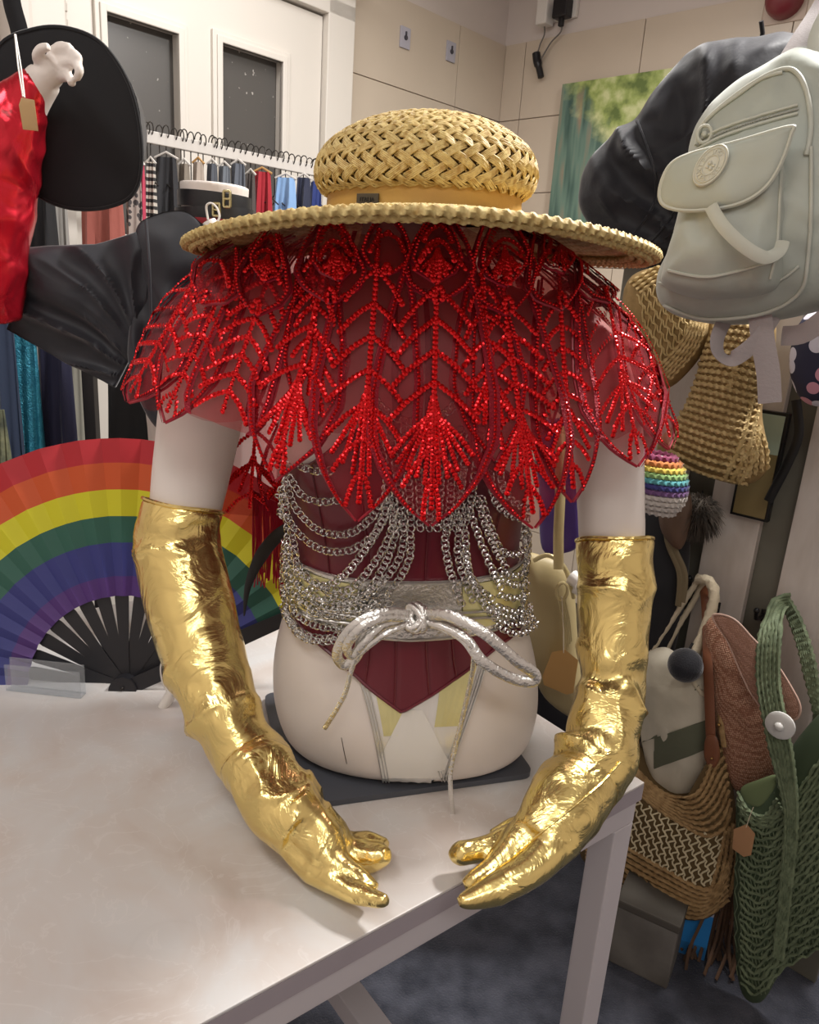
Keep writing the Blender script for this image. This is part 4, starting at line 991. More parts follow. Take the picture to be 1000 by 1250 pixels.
webbing([Kp(x, y, o) for x, y, o in crom([(955, 410, .02), (985, 405, .04), (1030, 370, .06)], 6)], .014, 'hanging_strap', M_web, bp, nK)
# tall post that carries backpack and black jacket
st = W(1040, -60, 1.5); st2 = W(928, 40, 1.72)
M_post = mat('dark_steel_post', '#2b2a2c', .4, .5)
post = thing('hook_stand', 'dark steel stand with a curved hook above the black padded jacket', 'stand', (st2.x+.06, st2.y+.16, 0))
q = Vector((st2.x+.06, st2.y+.16, 0)); hk = W(929, 46, 1.72)
mb = MB(); mb.tube([q, q+Vector((0, 0, hk.z-.06))], .012, 12); mb.build('pole', M_post, post)
mb = MB(); mb.tube([q+Vector((0, 0, hk.z-.07)), q+Vector((-.02, -.08, hk.z-.06)), hk+Vector((.006, .02, -.03)), hk+Vector((.002, 0, .008)), hk+Vector((-.008, -.008, .026))], .0045, 8); mb.build('hook', M_post, post)
mb = MB(); mb.tube([q, q+Vector((0, 0, .012))], [.13, .12], 24); mb.build('foot', M_post, post)
# ------------------------------------------------ black padded jacket
M_nyl = mat('black_nylon', '#18181e', .55, sheen=.25, spec=.3, bump=.3, bscale=30, extra=wrinkle(5, .6, .03))
nJ = Vector((-.45, -.89, 0)).normalized(); JA = W(850, 200, 1.66)
jk = thing('black_jacket', 'black nylon padded jacket bundled on a hook behind the sage backpack', 'jacket', Wpl(850, 330, JA, nJ))
mb = MB(); pillow(mb, [(845, 62), (880, 52), (925, 47), (965, 42), (1010, 70), (1020, 200), (1000, 300), (900, 335), (800, 330), (755, 312), (712, 262), (709, 225), (722, 195), (752, 162), (778, 145), (800, 112), (825, 82)], (JA, nJ), .07, back=.8, rings=30, n=6, power=.45,
    fold=radfold(.12, .26, .030, 3.4, 5, .5)); JB = bvh_of(mb); mb.build('body', M_nyl, jk)
for q_ in ([(778, 148), (790, 180), (800, 215), (798, 250), (770, 290)], [(760, 330), (800, 290), (830, 250), (850, 215)]):
    mb = MB(); mb.tube([proj(x, y, JB, .001)[0] for x, y in crom(q_, 6)], .0028, 6); mb.build('seam', M_nyl, jk)
# ------------------------------------------------ straw things
M_st2 = mat('natural_crochet_straw', '#c2a876', .75, col2='#a58b5a', cscale=60, bump=.4, bscale=200)
M_st3 = mat('light_crochet_straw', '#c3ab78', .75, col2='#a68c58', cscale=60, bump=.4, bscale=200)
M_stb = mat('shaded_straw_lining', '#94794c', .9, col2='#7d653c', cscale=40)
def rows_on(bv, A, B, n, r, m, name, parent, off=.0015, seg=40, lobes=2, twist=420, lobe=.35, wav=0, skip=None):
    mb = MB()
    A = resample([Vector((x, y, 0)) for x, y in crom(A, 6)], n=seg); B = resample([Vector((x, y, 0)) for x, y in crom(B, 6)], n=seg)
    for i in range(n):
        t = i/max(1, n-1); P = []
        for k in range(seg+1):
            q = A[k].lerp(B[k], t); P.append(proj(q.x, q.y+wav*math.sin(k*1.3+i*2.1), bv, off)[0])
        mb.tube(P, r, 6, lobes=lobes, lobe=lobe, twist=twist)
    return mb.build(name, m, parent, kind='stuff')
def crosses_on(bv, A, B, n, m_, r, m, name, parent, off=.002, zig=4):
    """open netting: two families of wavy strands between the curves A and B"""
    mb = MB(); A = resample([Vector((x, y, 0)) for x, y in crom(A, 6)], n=60); B = resample([Vector((x, y, 0)) for x, y in crom(B, 6)], n=60)
    def q(u, v): u = min(1, max(0, u)); a = A[int(u*60)].lerp(A[min(60, int(u*60)+1)], u*60-int(u*60)); b = B[int(u*60)].lerp(B[min(60, int(u*60)+1)], u*60-int(u*60)); return a.lerp(b, v)
    for fam in (-1, 1):
        for i in range(-m_, n+m_):
            P = []
            for k in range(25):
                v = k/24; u = (i+fam*v*m_+.18*math.sin(k*1.6))/n
                if 0 <= u <= 1: w = q(u, v); P.append(proj(w.x, w.y, bv, off)[0])
            if len(P) > 2: mb.tube(P, r, 5)
    return mb.build(name, m, parent, kind='stuff')
tp = thing('lattice_straw_bag', 'round straw bag with open lattice sides behind the red cape edge', 'bag', Bp(830, 465, .10))
mb = MB(); pillow(mb, [(765, 350), (800, 326), (835, 332), (868, 394), (862, 425), (826, 468), (795, 475), (768, 440)], PL(.12), .05, rings=10); bv = bvh_of(mb); mb.build('body', M_stb, tp)
rows_on(bv, [(770, 346), (800, 328), (822, 330)], [(782, 358), (808, 340), (832, 345)], 4, .0034, M_st3, 'top_edge', tp)
crosses_on(bv, [(778, 360), (805, 345), (830, 345)], [(800, 450), (825, 425), (850, 392)], 7, 3, .0020, M_st3, 'lattice', tp)
rows_on(bv, [(862, 392), (850, 425), (818, 462)], [(846, 388), (832, 418), (803, 450)], 6, .0034, M_st2, 'rim', tp)
tp = thing('crochet_sun_hat', 'tan crocheted straw hat hanging upside over the hooks under the backpack', 'hat', Bp(880, 590, .10))
mb = MB(); pillow(mb, [(876, 372), (915, 365), (945, 385), (944, 440), (930, 500), (938, 552), (934, 578), (908, 592), (860, 580), (812, 560), (806, 540), (828, 515), (846, 480), (862, 430)], PL(.09), .06, rings=12); bv = bvh_of(mb); mb.build('body', M_stb, tp)
rows_on(bv, [(874, 392), (905, 388), (940, 398)], [(812, 556), (862, 578), (912, 590)], 23, .0042, M_st2, 'crochet_rows', tp, seg=36, twist=520, lobe=.45)
rows_on(bv, [(918, 486), (905, 540), (886, 582)], [(926, 520), (920, 560), (902, 588)], 3, .005, M_st3, 'side_rib', tp)
rows_on(bv, [(926, 525), (935, 548), (936, 572)], [(908, 545), (905, 570), (900, 588)], 6, .004, M_st2, 'brim_rows', tp)
# rainbow knitted ball
rk = thing('rainbow_beanie', 'small white knitted beanie with rainbow stripes below the cape edge', 'beanie', W(800, 625, 1.42))
cols = ['#7a2f4f', '#b8703a', '#c9b24e', '#86a96a', '#5aa0a6', '#3c3c78', '#6f4f7c', '#c6bfb8', '#c6bfb8', '#bdb6b0', '#bdb6b0']
cY = 1.42
for i, c_ in enumerate(cols):
    mb = MB(); y = 556+i*6.6; hw = 36*math.sqrt(max(.05, 1-((y-588)/42)**2)); p = W(801, y, cY); r = rp(p, hw)
    mb.tube([p+Vector((math.cos(a)*r, math.sin(a)*r*.8, -.003*math.cos(a))) for a in [2*PI*k/80 for k in range(80)]], .0062, 6, closed=True, lobes=2, lobe=.3, twist=500); mb.build('stripe', mat('yarn'+c_, c_, .9, sheen=.3), rk, label=None)
mb = MB(); mb.ball(W(801, 590, cY), rp(W(801, 590, cY), 33), 20, 12, (1, .8, 1.05)); mb.build('lining', mat('white_yarn', '#b9b2ac', .9), rk)
# floral bag
def floral(nt, b, mp):
    N = nt.nodes; L = nt.links; v = N.new('ShaderNodeTexVoronoi'); v.inputs['Scale'].default_value = 28; L.new(mp.outputs[0], v.inputs['Vector'])
    r = N.new('ShaderNodeValToRGB'); r.color_ramp.interpolation = 'CONSTANT'; e = r.color_ramp.elements; e[0].position = 0; e[0].color = lin('#cfcbd6'); e[1].position = .33; e[1].color = lin('#23233c')
    L.new(v.outputs['Distance'], r.inputs[0]); r2 = N.new('ShaderNodeValToRGB'); r2.color_ramp.interpolation = 'CONSTANT'; e = r2.color_ramp.elements; e[0].color = lin('#c98fa0'); e[1].position = .5; e[1].color = lin('#cfcbd6'); L.new(v.outputs['Color'], r2.inputs[0])
    mt_ = N.new('ShaderNodeMath'); mt_.operation = 'LESS_THAN'; mt_.inputs[1].default_value = .40; L.new(v.outputs['Distance'], mt_.inputs[0])
    mx = N.new('ShaderNodeMix'); mx.data_type = 'RGBA'; L.new(mt_.outputs[0], mx.inputs[0]); mx.inputs[6].default_value = lin('#23233c'); L.new(r2.outputs[0], mx.inputs[7]); L.new(mx.outputs[2], b.inputs['Base Color'])
t = thing('floral_bag', 'navy fabric bag with pink and lilac flowers at the right edge', 'bag', Bp(1000, 495, .07))
mb = MB(); pillow(mb, [(968, 420), (985, 385), (1030, 370), (1080, 420), (1070, 480), (1010, 496), (980, 488), (966, 455)], PL(.10), .045); mb.build('body', mat('floral_cotton', '#23233c', .7, extra=floral), t)
mb = MB(); mb.tube([Bp(x, y, .03) for x, y in crom([(972, 488), (975, 530), (962, 565), (944, 600), (938, 612)], 7)], .009, 8, flat=.3, up=nBd); mb.build('strap', M_black, t)
# fur pompom and dark clutter bags behind the arm
M_dark = mat('black_cotton', '#17171b', .8, sheen=.2)
t = thing('black_bag', 'black fabric bag hanging between the mannequin arm and the white boards', 'bag', Bp(800, 900, .02))
mb = MB(); pillow(mb, [(775, 580), (830, 575), (842, 640), (838, 720), (822, 800), (800, 880), (770, 900), (755, 760), (760, 640)], PL(.02), .05, rings=10, fold=bagfold(.008, 14, 10, 7)); mb.build('body', M_dark, t)
for q_ in ([(812, 610), (815, 660), (830, 700), (828, 740)], [(830, 600), (822, 660), (836, 700), (833, 735)]):
    mb = MB(); mb.tube([Bp(x, y, .075) for x, y in crom(q_, 6)], .007, 8, flat=.35, up=nBd); mb.build('strap', mat('olive_tan_strap', '#6f6248', .6) if 'olive_tan_strap' not in bpy.data.materials else bpy.data.materials['olive_tan_strap'], t)
t = thing('fur_pompom', 'grey brown fur pompom hanging below the crocheted straw hat', 'pompom', Bp(850, 660, .05))
mb = MB(); pc_ = Bp(852, 625, .05)
rnd = random.Random(4)
mb.ball(pc_, .030, 14, 10)
for i in range(900):
    d = Vector((rnd.gauss(0, 1), rnd.gauss(0, 1), rnd.gauss(0, 1))).normalized(); L = rnd.uniform(.018, .034); mb.tube([pc_+d*.026, pc_+d*(.026+L*.6)+Vector((0, 0, -.004)), pc_+d*(.026+L)+Vector((0, 0, -.016))], [.0012, .0009, .0002], 3, cap=False)
mb.build('fur', mat('grey_brown_fur', '#544a40', .9, col2='#2f2923', cscale=30), t, kind='stuff')
mb = MB(); mb.tube([pc_, Bp(858, 600, .03), Bp(846, 642, -.012)], .002, 5); mb.build('cord', M_black, t)
t = thing('brown_leather_bag', 'brown leather bag half hidden behind the elbow and the fur pompom', 'bag', Bp(822, 700, .05))
mb = MB(); pillow(mb, [(808, 600), (836, 590), (845, 625), (832, 670), (812, 655), (805, 630)], PL(.085), .02, rings=8); mb.build('body', mat('brown_leather', '#5d4636', .5), t)
# ------------------------------------------------ cream tote
M_cream = mat('cream_canvas', '#cdc5b2', .8, bump=.3, bscale=40, col2='#bdb4a0', cscale=9)
M_rope = mat('cream_rope', '#c9bca2', .8, bump=.3, bscale=200)
M_olv = mat('olive_canvas_band', '#5e604d', .8, bump=.2, bscale=90)
t = thing('cream_tote', 'cream canvas tote with olive band and rope handles on the left hook', 'bag', Bp(830, 945, .06))
mb = MB(); pillow(mb, [(788, 800), (812, 790), (838, 806), (870, 812), (876, 860), (874, 930), (850, 975), (810, 975), (795, 945), (784, 880), (780, 830)], PL(.075), .05, rings=12, fold=bagfold(.009, 16, 10, 3.3)); bv = bvh_of(mb); mb.build('body', M_cream, t)
mb = MB(); mb.grid([[proj(x, lerp(y0, y1, k/4), bv, .003)[0] for x, y0, y1 in ((785, 906, 940), (800, 900, 938), (820, 893, 930), (845, 884, 920), (872, 874, 908))] for k in range(5)], thick=.003); mb.build('olive_band', M_olv, t)
for q_, r, n_ in (([(853, 707, .03), (838, 730, .035), (815, 765, .05), (790, 805, .07)], .0062, 'rope_handle'), ([(858, 712, .02), (846, 735, .02), (825, 770, .03), (803, 815, .06)], .0062, 'rope_handle'), ([(852, 707, .035), (866, 710, .045), (872, 728, .055), (862, 765, .075), (842, 815, .11)], .011, 'rope_handle'), ([(842, 825, .11), (856, 845, .11), (866, 852, .10), (868, 880, .10)], .006, 'rope_end')):
    mb = MB(); mb.tube([Bp(*a) for a in crom(q_, 8)], r, 9, lobes=3, lobe=.12, twist=300); mb.build(n_, M_rope, t)
pm = thing('black_pompom', 'round black pompom charm on the cream rope handle', 'pompom', Bp(837, 812, .13))
mb = MB(); mb.ball(Bp(837, 812, .135), rp(Bp(837, 812, .135), 21), 24, 16); mb.build('ball', mat('black_velvet', '#191a22', .75, sheen=.5, bump=.4, bscale=300), pm)
mb = MB(); mb.tube([Bp(837, 800, .13), Bp(846, 785, .115)], .0025, 6); mb.build('cord', M_black, pm)
# ------------------------------------------------ brown woven satchel
def weavex(c1, c2, s):
    def f(nt, b, mp):
        N = nt.nodes; L = nt.links; w = []
        v = N.new('ShaderNodeTexVoronoi'); v.inputs['Scale'].default_value = s; v.inputs['Randomness'].default_value = .35; mp.inputs['Rotation'].default_value = (.5, .3, .7); L.new(mp.outputs[0], v.inputs['Vector'])
        r = N.new('ShaderNodeValToRGB'); e = r.color_ramp.elements; e[0].position = .2; e[0].color = lin(c1); e[1].position = .6; e[1].color = lin(c2); L.new(v.outputs['Distance'], r.inputs[0]); L.new(r.outputs[0], b.inputs['Base Color'])
        bp_ = N.new('ShaderNodeBump'); bp_.inputs['Strength'].default_value = .8; bp_.inputs['Distance'].default_value = .002; bp_.invert = True; L.new(v.outputs['Distance'], bp_.inputs['Height']); L.new(bp_.outputs[0], b.inputs['Normal'])
    return f
M_sat = mat('russet_woven', '#a87656', .55, extra=weavex('#c39a80', '#8a5a42', 260)); M_lea = mat('tan_brown_leather', '#7a4a30', .42, bump=.15, bscale=60)
t = thing('woven_satchel', 'russet brown woven satchel with rounded flap between the two hooks', 'bag', Bp(910, 965, .06))
mb = MB(); pillow(mb, [(862, 762), (880, 752), (905, 775), (935, 800), (958, 840), (960, 900), (945, 955), (905, 968), (885, 930), (872, 860), (866, 810)], PL(.085), .04, rings=10, fold=bagfold(.005, 14, 10, 2)); mb.build('body', M_sat, t)
mb = MB(); fo = [(870, 752), (895, 755), (920, 780), (945, 806), (968, 842), (977, 862), (974, 876), (960, 880), (938, 872), (918, 848), (902, 815), (888, 782)]; pillow(mb, fo, PL(.15), .008, rings=8); fl = mb.build('flap', mat('flap_woven', '#b08470', .55, extra=weavex('#b98f7c', '#99705c', 300)), t)
mb = MB(); mb.tube([Bp(x, y, .152) for x, y in crom(fo, 6, True)], .0022, 6, closed=True); mb.build('flap_edge', mat('pale_pink_leather', '#c3a394', .5), fl)
mb = MB(); mb.tube([Bp(*a) for a in crom([(858, 712, .01), (862, 745, .06), (864, 800, .12), (866, 850, .125), (868, 905, .13)], 8)], .0105, 8, flat=.25, up=nBd); mb.build('shoulder_strap', M_lea, t)
mb = MB(); pillow(mb, [(862, 900), (875, 900), (879, 925), (870, 938), (860, 925)], PL(.135), .005, rings=5); mb.build('strap_tab', M_lea, t)
mb = MB(); mb.ball(Bp(869, 926, .142), .003, 8, 6); mb.ball(Bp(878, 885, .13), .004, 8, 6); mb.build('rivet', mat('brass', '#b08d57', .3, 1), t)
# ------------------------------------------------ tan crocheted hobo bag
M_tan = mat('tan_crochet', '#a8895d', .75, col2='#8a6c44', cscale=70, bump=.4, bscale=200); M_tand = mat('dark_tan_lining', '#5a4728', .9); M_net = mat('pale_netting', '#cfc19e', .75)
t = thing('crochet_hobo_bag', 'tan crocheted hobo bag with pale netting panel behind the table corner', 'bag', Bp(830, 1120, .06))
ho = [(752, 905), (775, 905), (800, 945), (826, 965), (850, 962), (866, 930), (884, 905), (893, 950), (900, 1010), (899, 1065), (884, 1105), (852, 1122), (800, 1106), (750, 1078), (712, 1045), (716, 1015), (740, 960)]
mb = MB(); pillow(mb, ho, PL(.10), .06, rings=14, cen=(822, 1020)); bv = bvh_of(mb); mb.build('body', M_tand, t)
rows_on(bv, [(762, 912), (782, 945), (818, 972), (852, 968), (872, 925), (884, 912)], [(775, 965), (800, 985), (832, 1005), (862, 1020), (884, 1010), (892, 985)], 8, .0044, M_tan, 'top_rows', t, seg=44)
crosses_on(bv, [(770, 972), (805, 990), (845, 1012), (885, 1018)], [(770, 1040), (800, 1055), (835, 1075), (870, 1082)], 10, 3, .0019, M_net, 'netting', t)
rows_on(bv, [(718, 1018), (760, 1032), (810, 1060), (866, 1086), (890, 1050)], [(716, 1046), (755, 1078), (805, 1104), (852, 1119), (888, 1098)], 8, .0048, M_tan, 'bottom_rows', t, seg=44)
rows_on(bv, [(886, 1012), (878, 1050), (868, 1085)], [(898, 1000), (898, 1050), (890, 1092)], 4, .0045, M_tan, 'side_rows', t)
mb = MB(); mb.tube([Bp(*a) for a in crom([(884, 912, .13), (880, 880, .12), (874, 800, .07), (862, 740, .03)], 6)], .006, 8, flat=.4, up=nBd); mb.build('strap', M_tan, t)
# ------------------------------------------------ green bag
M_grn = mat('sage_green_cord', '#6f7b5e', .75, col2='#58644a', cscale=60, bump=.3, bscale=200); M_grd = mat('dark_green_lining', '#3c4a33', .9); M_grf = mat('green_canvas', '#67754f', .8)
t = thing('green_crochet_bag', 'long sage green knitted cord bag with wide plaited strap on right hook', 'bag', Bp(950, 1215, .08))
go = [(902, 968), (925, 955), (950, 945), (975, 900), (1020, 860), (1060, 900), (1070, 1050), (1050, 1130), (985, 1165), (955, 1185), (930, 1222), (905, 1205), (897, 1110), (900, 1030)]
mb = MB(); pillow(mb, go, PL(.13), .05, rings=14, cen=(962, 1060)); bv = bvh_of(mb); mb.build('body', M_grd, t)
rows_on(bv, [(905, 985), (935, 1000), (962, 985), (1000, 930), (1030, 900)], [(906, 1198), (925, 1212), (955, 1180), (1000, 1155), (1045, 1125)], 26, .0030, M_grn, 'cord_rows', t, seg=40, wav=1.6, off=.003)
mb = MB()
for i in range(0, 27):
    x = 900+i*4.6
    P = [proj(x+2.2*math.sin(k*2.1), lerp(interp(x, [(900, 985), (935, 1000), (965, 985), (1030, 900)]), interp(x, [(900, 1190), (930, 1215), (955, 1180), (1030, 1130)]), k/22), bv, .002)[0] for k in range(23)]
    mb.tube(P, .0013, 4)
mb.build('cord_columns', M_grn, t, kind='stuff')
mb = MB(); pillow(mb, [(905, 962), (925, 952), (948, 946), (944, 965), (928, 984), (912, 980)], PL(.182), .006, rings=6); mb.build('open_flap', M_grf, t)
rows_on(bv, [(902, 968), (915, 990), (935, 996), (950, 975)], [(902, 980), (915, 1002), (938, 1008), (956, 985)], 3, .004, M_grn, 'mouth_edge', t)
def plait(path, hw, name, r=.0042):
    mb = MB(); P = [Vector(p) for p in path]
    for j in range(6):
        Q = []
        for i, p in enumerate(P):
            o = lerp(-hw, hw, (j+.5)/6)*interp(i/len(P), [(0, .8), (.1, 1), (.42, 1), (.6, .5), (1, .38)])
            T = (P[min(i+1, len(P)-1)]-P[max(0, i-1)]).normalized(); s = T.cross(nBd).normalized(); Q.append(p+s*o)
        mb.tube(Q, r, 6, lobes=2, lobe=.4, twist=420)
    return mb.build(name, M_grn, t)
plait([Bp(*a) for a in resample([Vector(q) for q in crom([(962, 735, .02), (950, 742, .06), (940, 775, .14), (938, 830, .17), (946, 880, .19), (958, 940, .195), (966, 1000, .19), (960, 1080, .19), (950, 1170, .19)], 8)], n=90)], .022, 'plaited_strap')
plait([Bp(*a) for a in resample([Vector(q) for q in crom([(960, 735, .02), (972, 760, .05), (985, 800, .08), (998, 870, .10), (1010, 940, .12)], 8)], n=60)], .012, 'rear_strap')
mb = MB(); bq = Bp(953, 885, .205); mb.tube([bq, bq+nBd*.004, bq+nBd*.007], [.026, .026, .021], 24); mb.ball(bq+nBd*.007, .009, 14, 8, (1, 1, 1)); mb.build('button', mat('white_button', '#c9c8c4', .35), t)
tg = thing('price_tag', 'blank brown card tag on the side of the green knitted bag', 'tag', Bp(907, 1026, .2))
mb = MB(); pillow(mb, [(896, 1012), (912, 1006), (922, 1018), (917, 1044), (908, 1046), (894, 1036)], PL(.195), .0012, rings=3, closed_smooth=False, n=2); mb.build('card', mat('kraft_card', '#a87e58', .7) , tg)
mb = MB(); mb.tube([Bp(911, 1010, .196), Bp(915, 998, .197), Bp(920, 985, .19)], .0008, 4); mb.build('string', M_rope, tg)
# ------------------------------------------------ things on the floor
M_box = mat('grey_brown_box', '#4c4740', .7, bump=.2, bscale=30); M_boxl = mat('pale_grey_box', '#6f6b65', .7, col2='#55514b', cscale=9)
def poly_prism(mb, pts, h, base_z):
    mb.loft([[Vector((p.x, p.y, base_z)) for p in pts], [Vector((p.x, p.y, base_z+h)) for p in pts]])
t = thing('storage_box', 'dark grey box with pale side on the carpet below the hobo bag', 'box', Wz(800, 1190, .0))
c = Wz(800, 1190, 0); ang = math.radians(-30); mx_ = Matrix.Rotation(ang, 3, 'Z')
mb = MB(); mb.box(c+Vector((0, .07, .075)), .13, .17, .15, mx_, .004); mb.build('carton', M_boxl, t, smooth=False)
mb = MB(); mb.box(c+Vector((0, .07, .16)), .136, .176, .02, mx_, .004); mb.build('lid', M_box, t, smooth=False)
t = thing('blue_white_carton', 'upright carton with bright blue and white label under the hobo bag', 'carton', Wz(848, 1182, 0.0)+Vector((.01, .05, 0)))
c = Wz(848, 1182, 0.0)+Vector((.01, .05, 0))
for z0, z1, col in ((0, .035, '#2a6ea6'), (.035, .12, '#2a7fc4'), (.12, .18, '#a9a9b8'), (.18, .23, '#2a7fc4')):
    mb = MB(); mb.box(c+Vector((0, 0, (z0+z1)/2)), .055, .04, z1-z0, Matrix.Rotation(-.35, 3, 'Z')); mb.build('colour_block', mat('carton'+col, col, .5), t, smooth=False)
t = thing('fringe_bag', 'brown suede fringe trailing on the carpet beside the green knitted bag', 'bag', Wz(880, 1200, 0))
mb = MB(); rnd = random.Random(3); M_sue = mat('brown_suede', '#59402c', .8, col2='#3f2c1e', cscale=12)
c = Wz(885, 1190, 0)+Vector((.0, .06, 0))
for i in range(46):
    x = rnd.uniform(-.08, .07); y = rnd.uniform(-.03, .04); h = .26
    e = Vector((x*1.5+rnd.uniform(-.05, .03), y-.02-rnd.uniform(0, .05), .006+rnd.uniform(0, .01)))
    P = [c+Vector((x*.5, y*.5, h)), c+Vector((x*.8, y, h*.5)), c+Vector((x*1.1, y-.01, .05)), c+e]
    mb.tube([Vector(p) for p in crom(P, 4)], .0042, 5, flat=.4)
mb.build('fringe', M_sue, t, kind='stuff')
mb = MB(); mb.ball(c+Vector((0, 0, .27)), .06, 16, 10, (1, .6, .7)); mb.build('pouch', M_sue, t)
# ------------------------------------------------ gold handbag behind the torso
M_pg = mat('pale_gold_leather', (.55, .46, .24), .38, .55, bump=.2, bscale=60); M_pgs = mat('cream_gold_side', '#a3936a', .5, bump=.1, bscale=60)
nG = Vector((-.2, -.98, 0)).normalized(); GA = W(680, 760, 1.22)
def Gp(x, y, o=0): return Wpl(x, y, GA+nG*o, nG)
t = thing('gold_handbag', 'pale gold leather handbag hanging between the torso and the crumpled glove', 'bag', Gp(680, 870))
mb = MB(); pillow(mb, [(640, 680), (662, 678), (690, 690), (701, 720), (706, 790), (712, 860), (704, 878), (665, 850), (645, 800), (635, 740)], (GA, nG), .035, rings=10, fold=bagfold(.004, 14, 8, 1)); mb.build('body', M_pgs, t)
mb = MB(); mb.tube([Gp(*a) for a in crom([(652, 684, .03), (670, 678, .04), (690, 694, .04), (701, 730, .035)], 6)], .004, 8); mb.build('top_binding', M_pg, t)
mb = MB(); mb.tube([Gp(*a) for a in crom([(684, 520, -.02), (684, 600, .02), (682, 650, .04), (682, 695, .05)], 6)], .0085, 8, flat=.3, up=nG); mb.build('strap', M_pg, t)
mb = MB(); kq = Gp(686, 722, .06)
for a in (0, .5, -.5): mb.tube([kq+Vector((math.cos(b)*.009, .004*a, math.sin(b)*.016)) for b in [2*PI*k/16 for k in range(16)]], .0022, 6, closed=True)
for i in range(5): mb.tube([kq+Vector((.003*i-.006, 0, -.01)), Gp(688+i*2, 760, .06), Gp(690+i*2, 795-i*3, .058)], .0012, 5)
mb.build('buckle_tassel', M_pg, t)
tg = thing('price_tag', 'blank tan card tag hanging from the gold handbag', 'tag', Gp(682, 845, .07))
mb = MB(); pillow(mb, [(674, 796), (690, 793), (706, 806), (700, 846), (692, 848), (664, 836), (662, 826)], (GA+nG*.065, nG), .0012, rings=3, closed_smooth=False, n=2); mb.build('card', mat('tan_card', '#b48c52', .6), tg)
mb = MB(); mb.tube([Gp(688, 797, .066), Gp(688, 770, .066), Gp(686, 728, .066)], .0008, 4); mb.build('string', M_rope, tg)
t = thing('security_tag', 'white round plastic security tag on the gold handbag strap', 'security tag', Gp(700, 705, .04))
mb = MB(); q = Gp(698, 704, .045); mb.tube([q, q+Vector((.012, -.012, -.006))], [.013, .012], 20); mb.build('disc', M_wplast, t); mb = MB(); q = Gp(702, 718, .045); mb.tube([q, q+Vector((.012, -.01, -.004))], [.009, .008], 16); mb.build('pin_cap', M_wplast, t)
t = thing('purple_scarf', 'bright purple fabric hanging behind the gold handbag strap', 'scarf', Gp(690, 700, -.06))
mb = MB(); pillow(mb, [(655, 520), (715, 520), (712, 600), (708, 660), (690, 675), (662, 670), (658, 600)], (GA-nG*.06, nG), .02, rings=7, fold=bagfold(.006, 30, 4, 1)); mb.build('cloth', mat('purple_satin', '#3f1f73', .5, sheen=.3), t)
mb = MB(); q0 = Bp(775, 455, -.03); q1 = Gp(684, 500, -.03); mb.tube([q0, q0.lerp(q1, .5), q1, q1+Vector((0, -.03, .0)), q1+Vector((0, -.05, .02))], .006, 8); mb.build('hook_arm', M_black, brd)
t = thing('black_holdall', 'black nylon bag on the floor behind the right end of the table', 'bag', (W(660, 900, 1.5).x, 1.5, .45))
mb = MB(); pillow(mb, [(640, 760), (690, 740), (740, 740), (755, 780), (755, 880), (710, 900), (650, 900)], (W(700, 850, 1.45), Vector((-.1, -1, 0))), .10, rings=12, fold=bagfold(.02, 10, 8, 5)); mb.build('body', M_nyl, t)
# ================================================================== left side
# ------------------------------------------------ clothes rail by the door
M_rail = mat('white_rail', '#c9c4be', .4); M_chrome = mat('dark_wire', '#3a3735', .35, .8)
RP = (CORNER+nB*.42, nB)
def Rp_(x, y, o=0): return Wpl(x, y, RP[0]+nB*o, nB)
ra, rb = Rp_(150, 172), Rp_(400, 203); zrl = (ra.z+rb.z)/2; ra.z = rb.z = zrl
rail = thing('clothes_rail', 'long white clothes rail across the cream door', 'rail', Vector(((ra.x+rb.x)/2, (ra.y+rb.y)/2, 0)))
ea_ = ra-uB*.5; eb_ = rb+uB*.12
mb = MB(); mb.box((ea_+eb_)/2, (eb_-ea_).length, .02, .03, Mw, .002); mb.build('rail_bar', M_rail, rail, smooth=False)
for p in (ea_, eb_):
    mb = MB(); mb.box((p.x, p.y, zrl/2), .03, .03, zrl, Mw, .002); mb.build('upright', M_rail, rail, smooth=False)
    mb = MB(); mb.box((p.x, p.y, .02), .04, .45, .035, Mw, .004); mb.build('foot', M_rail, rail, smooth=False)
def hangpt(px): p = Rp_(px, 190); q = Vector((p.x, p.y, zrl)); return q
M_woodh = mat('pale_wood', '#b48a52', .5)
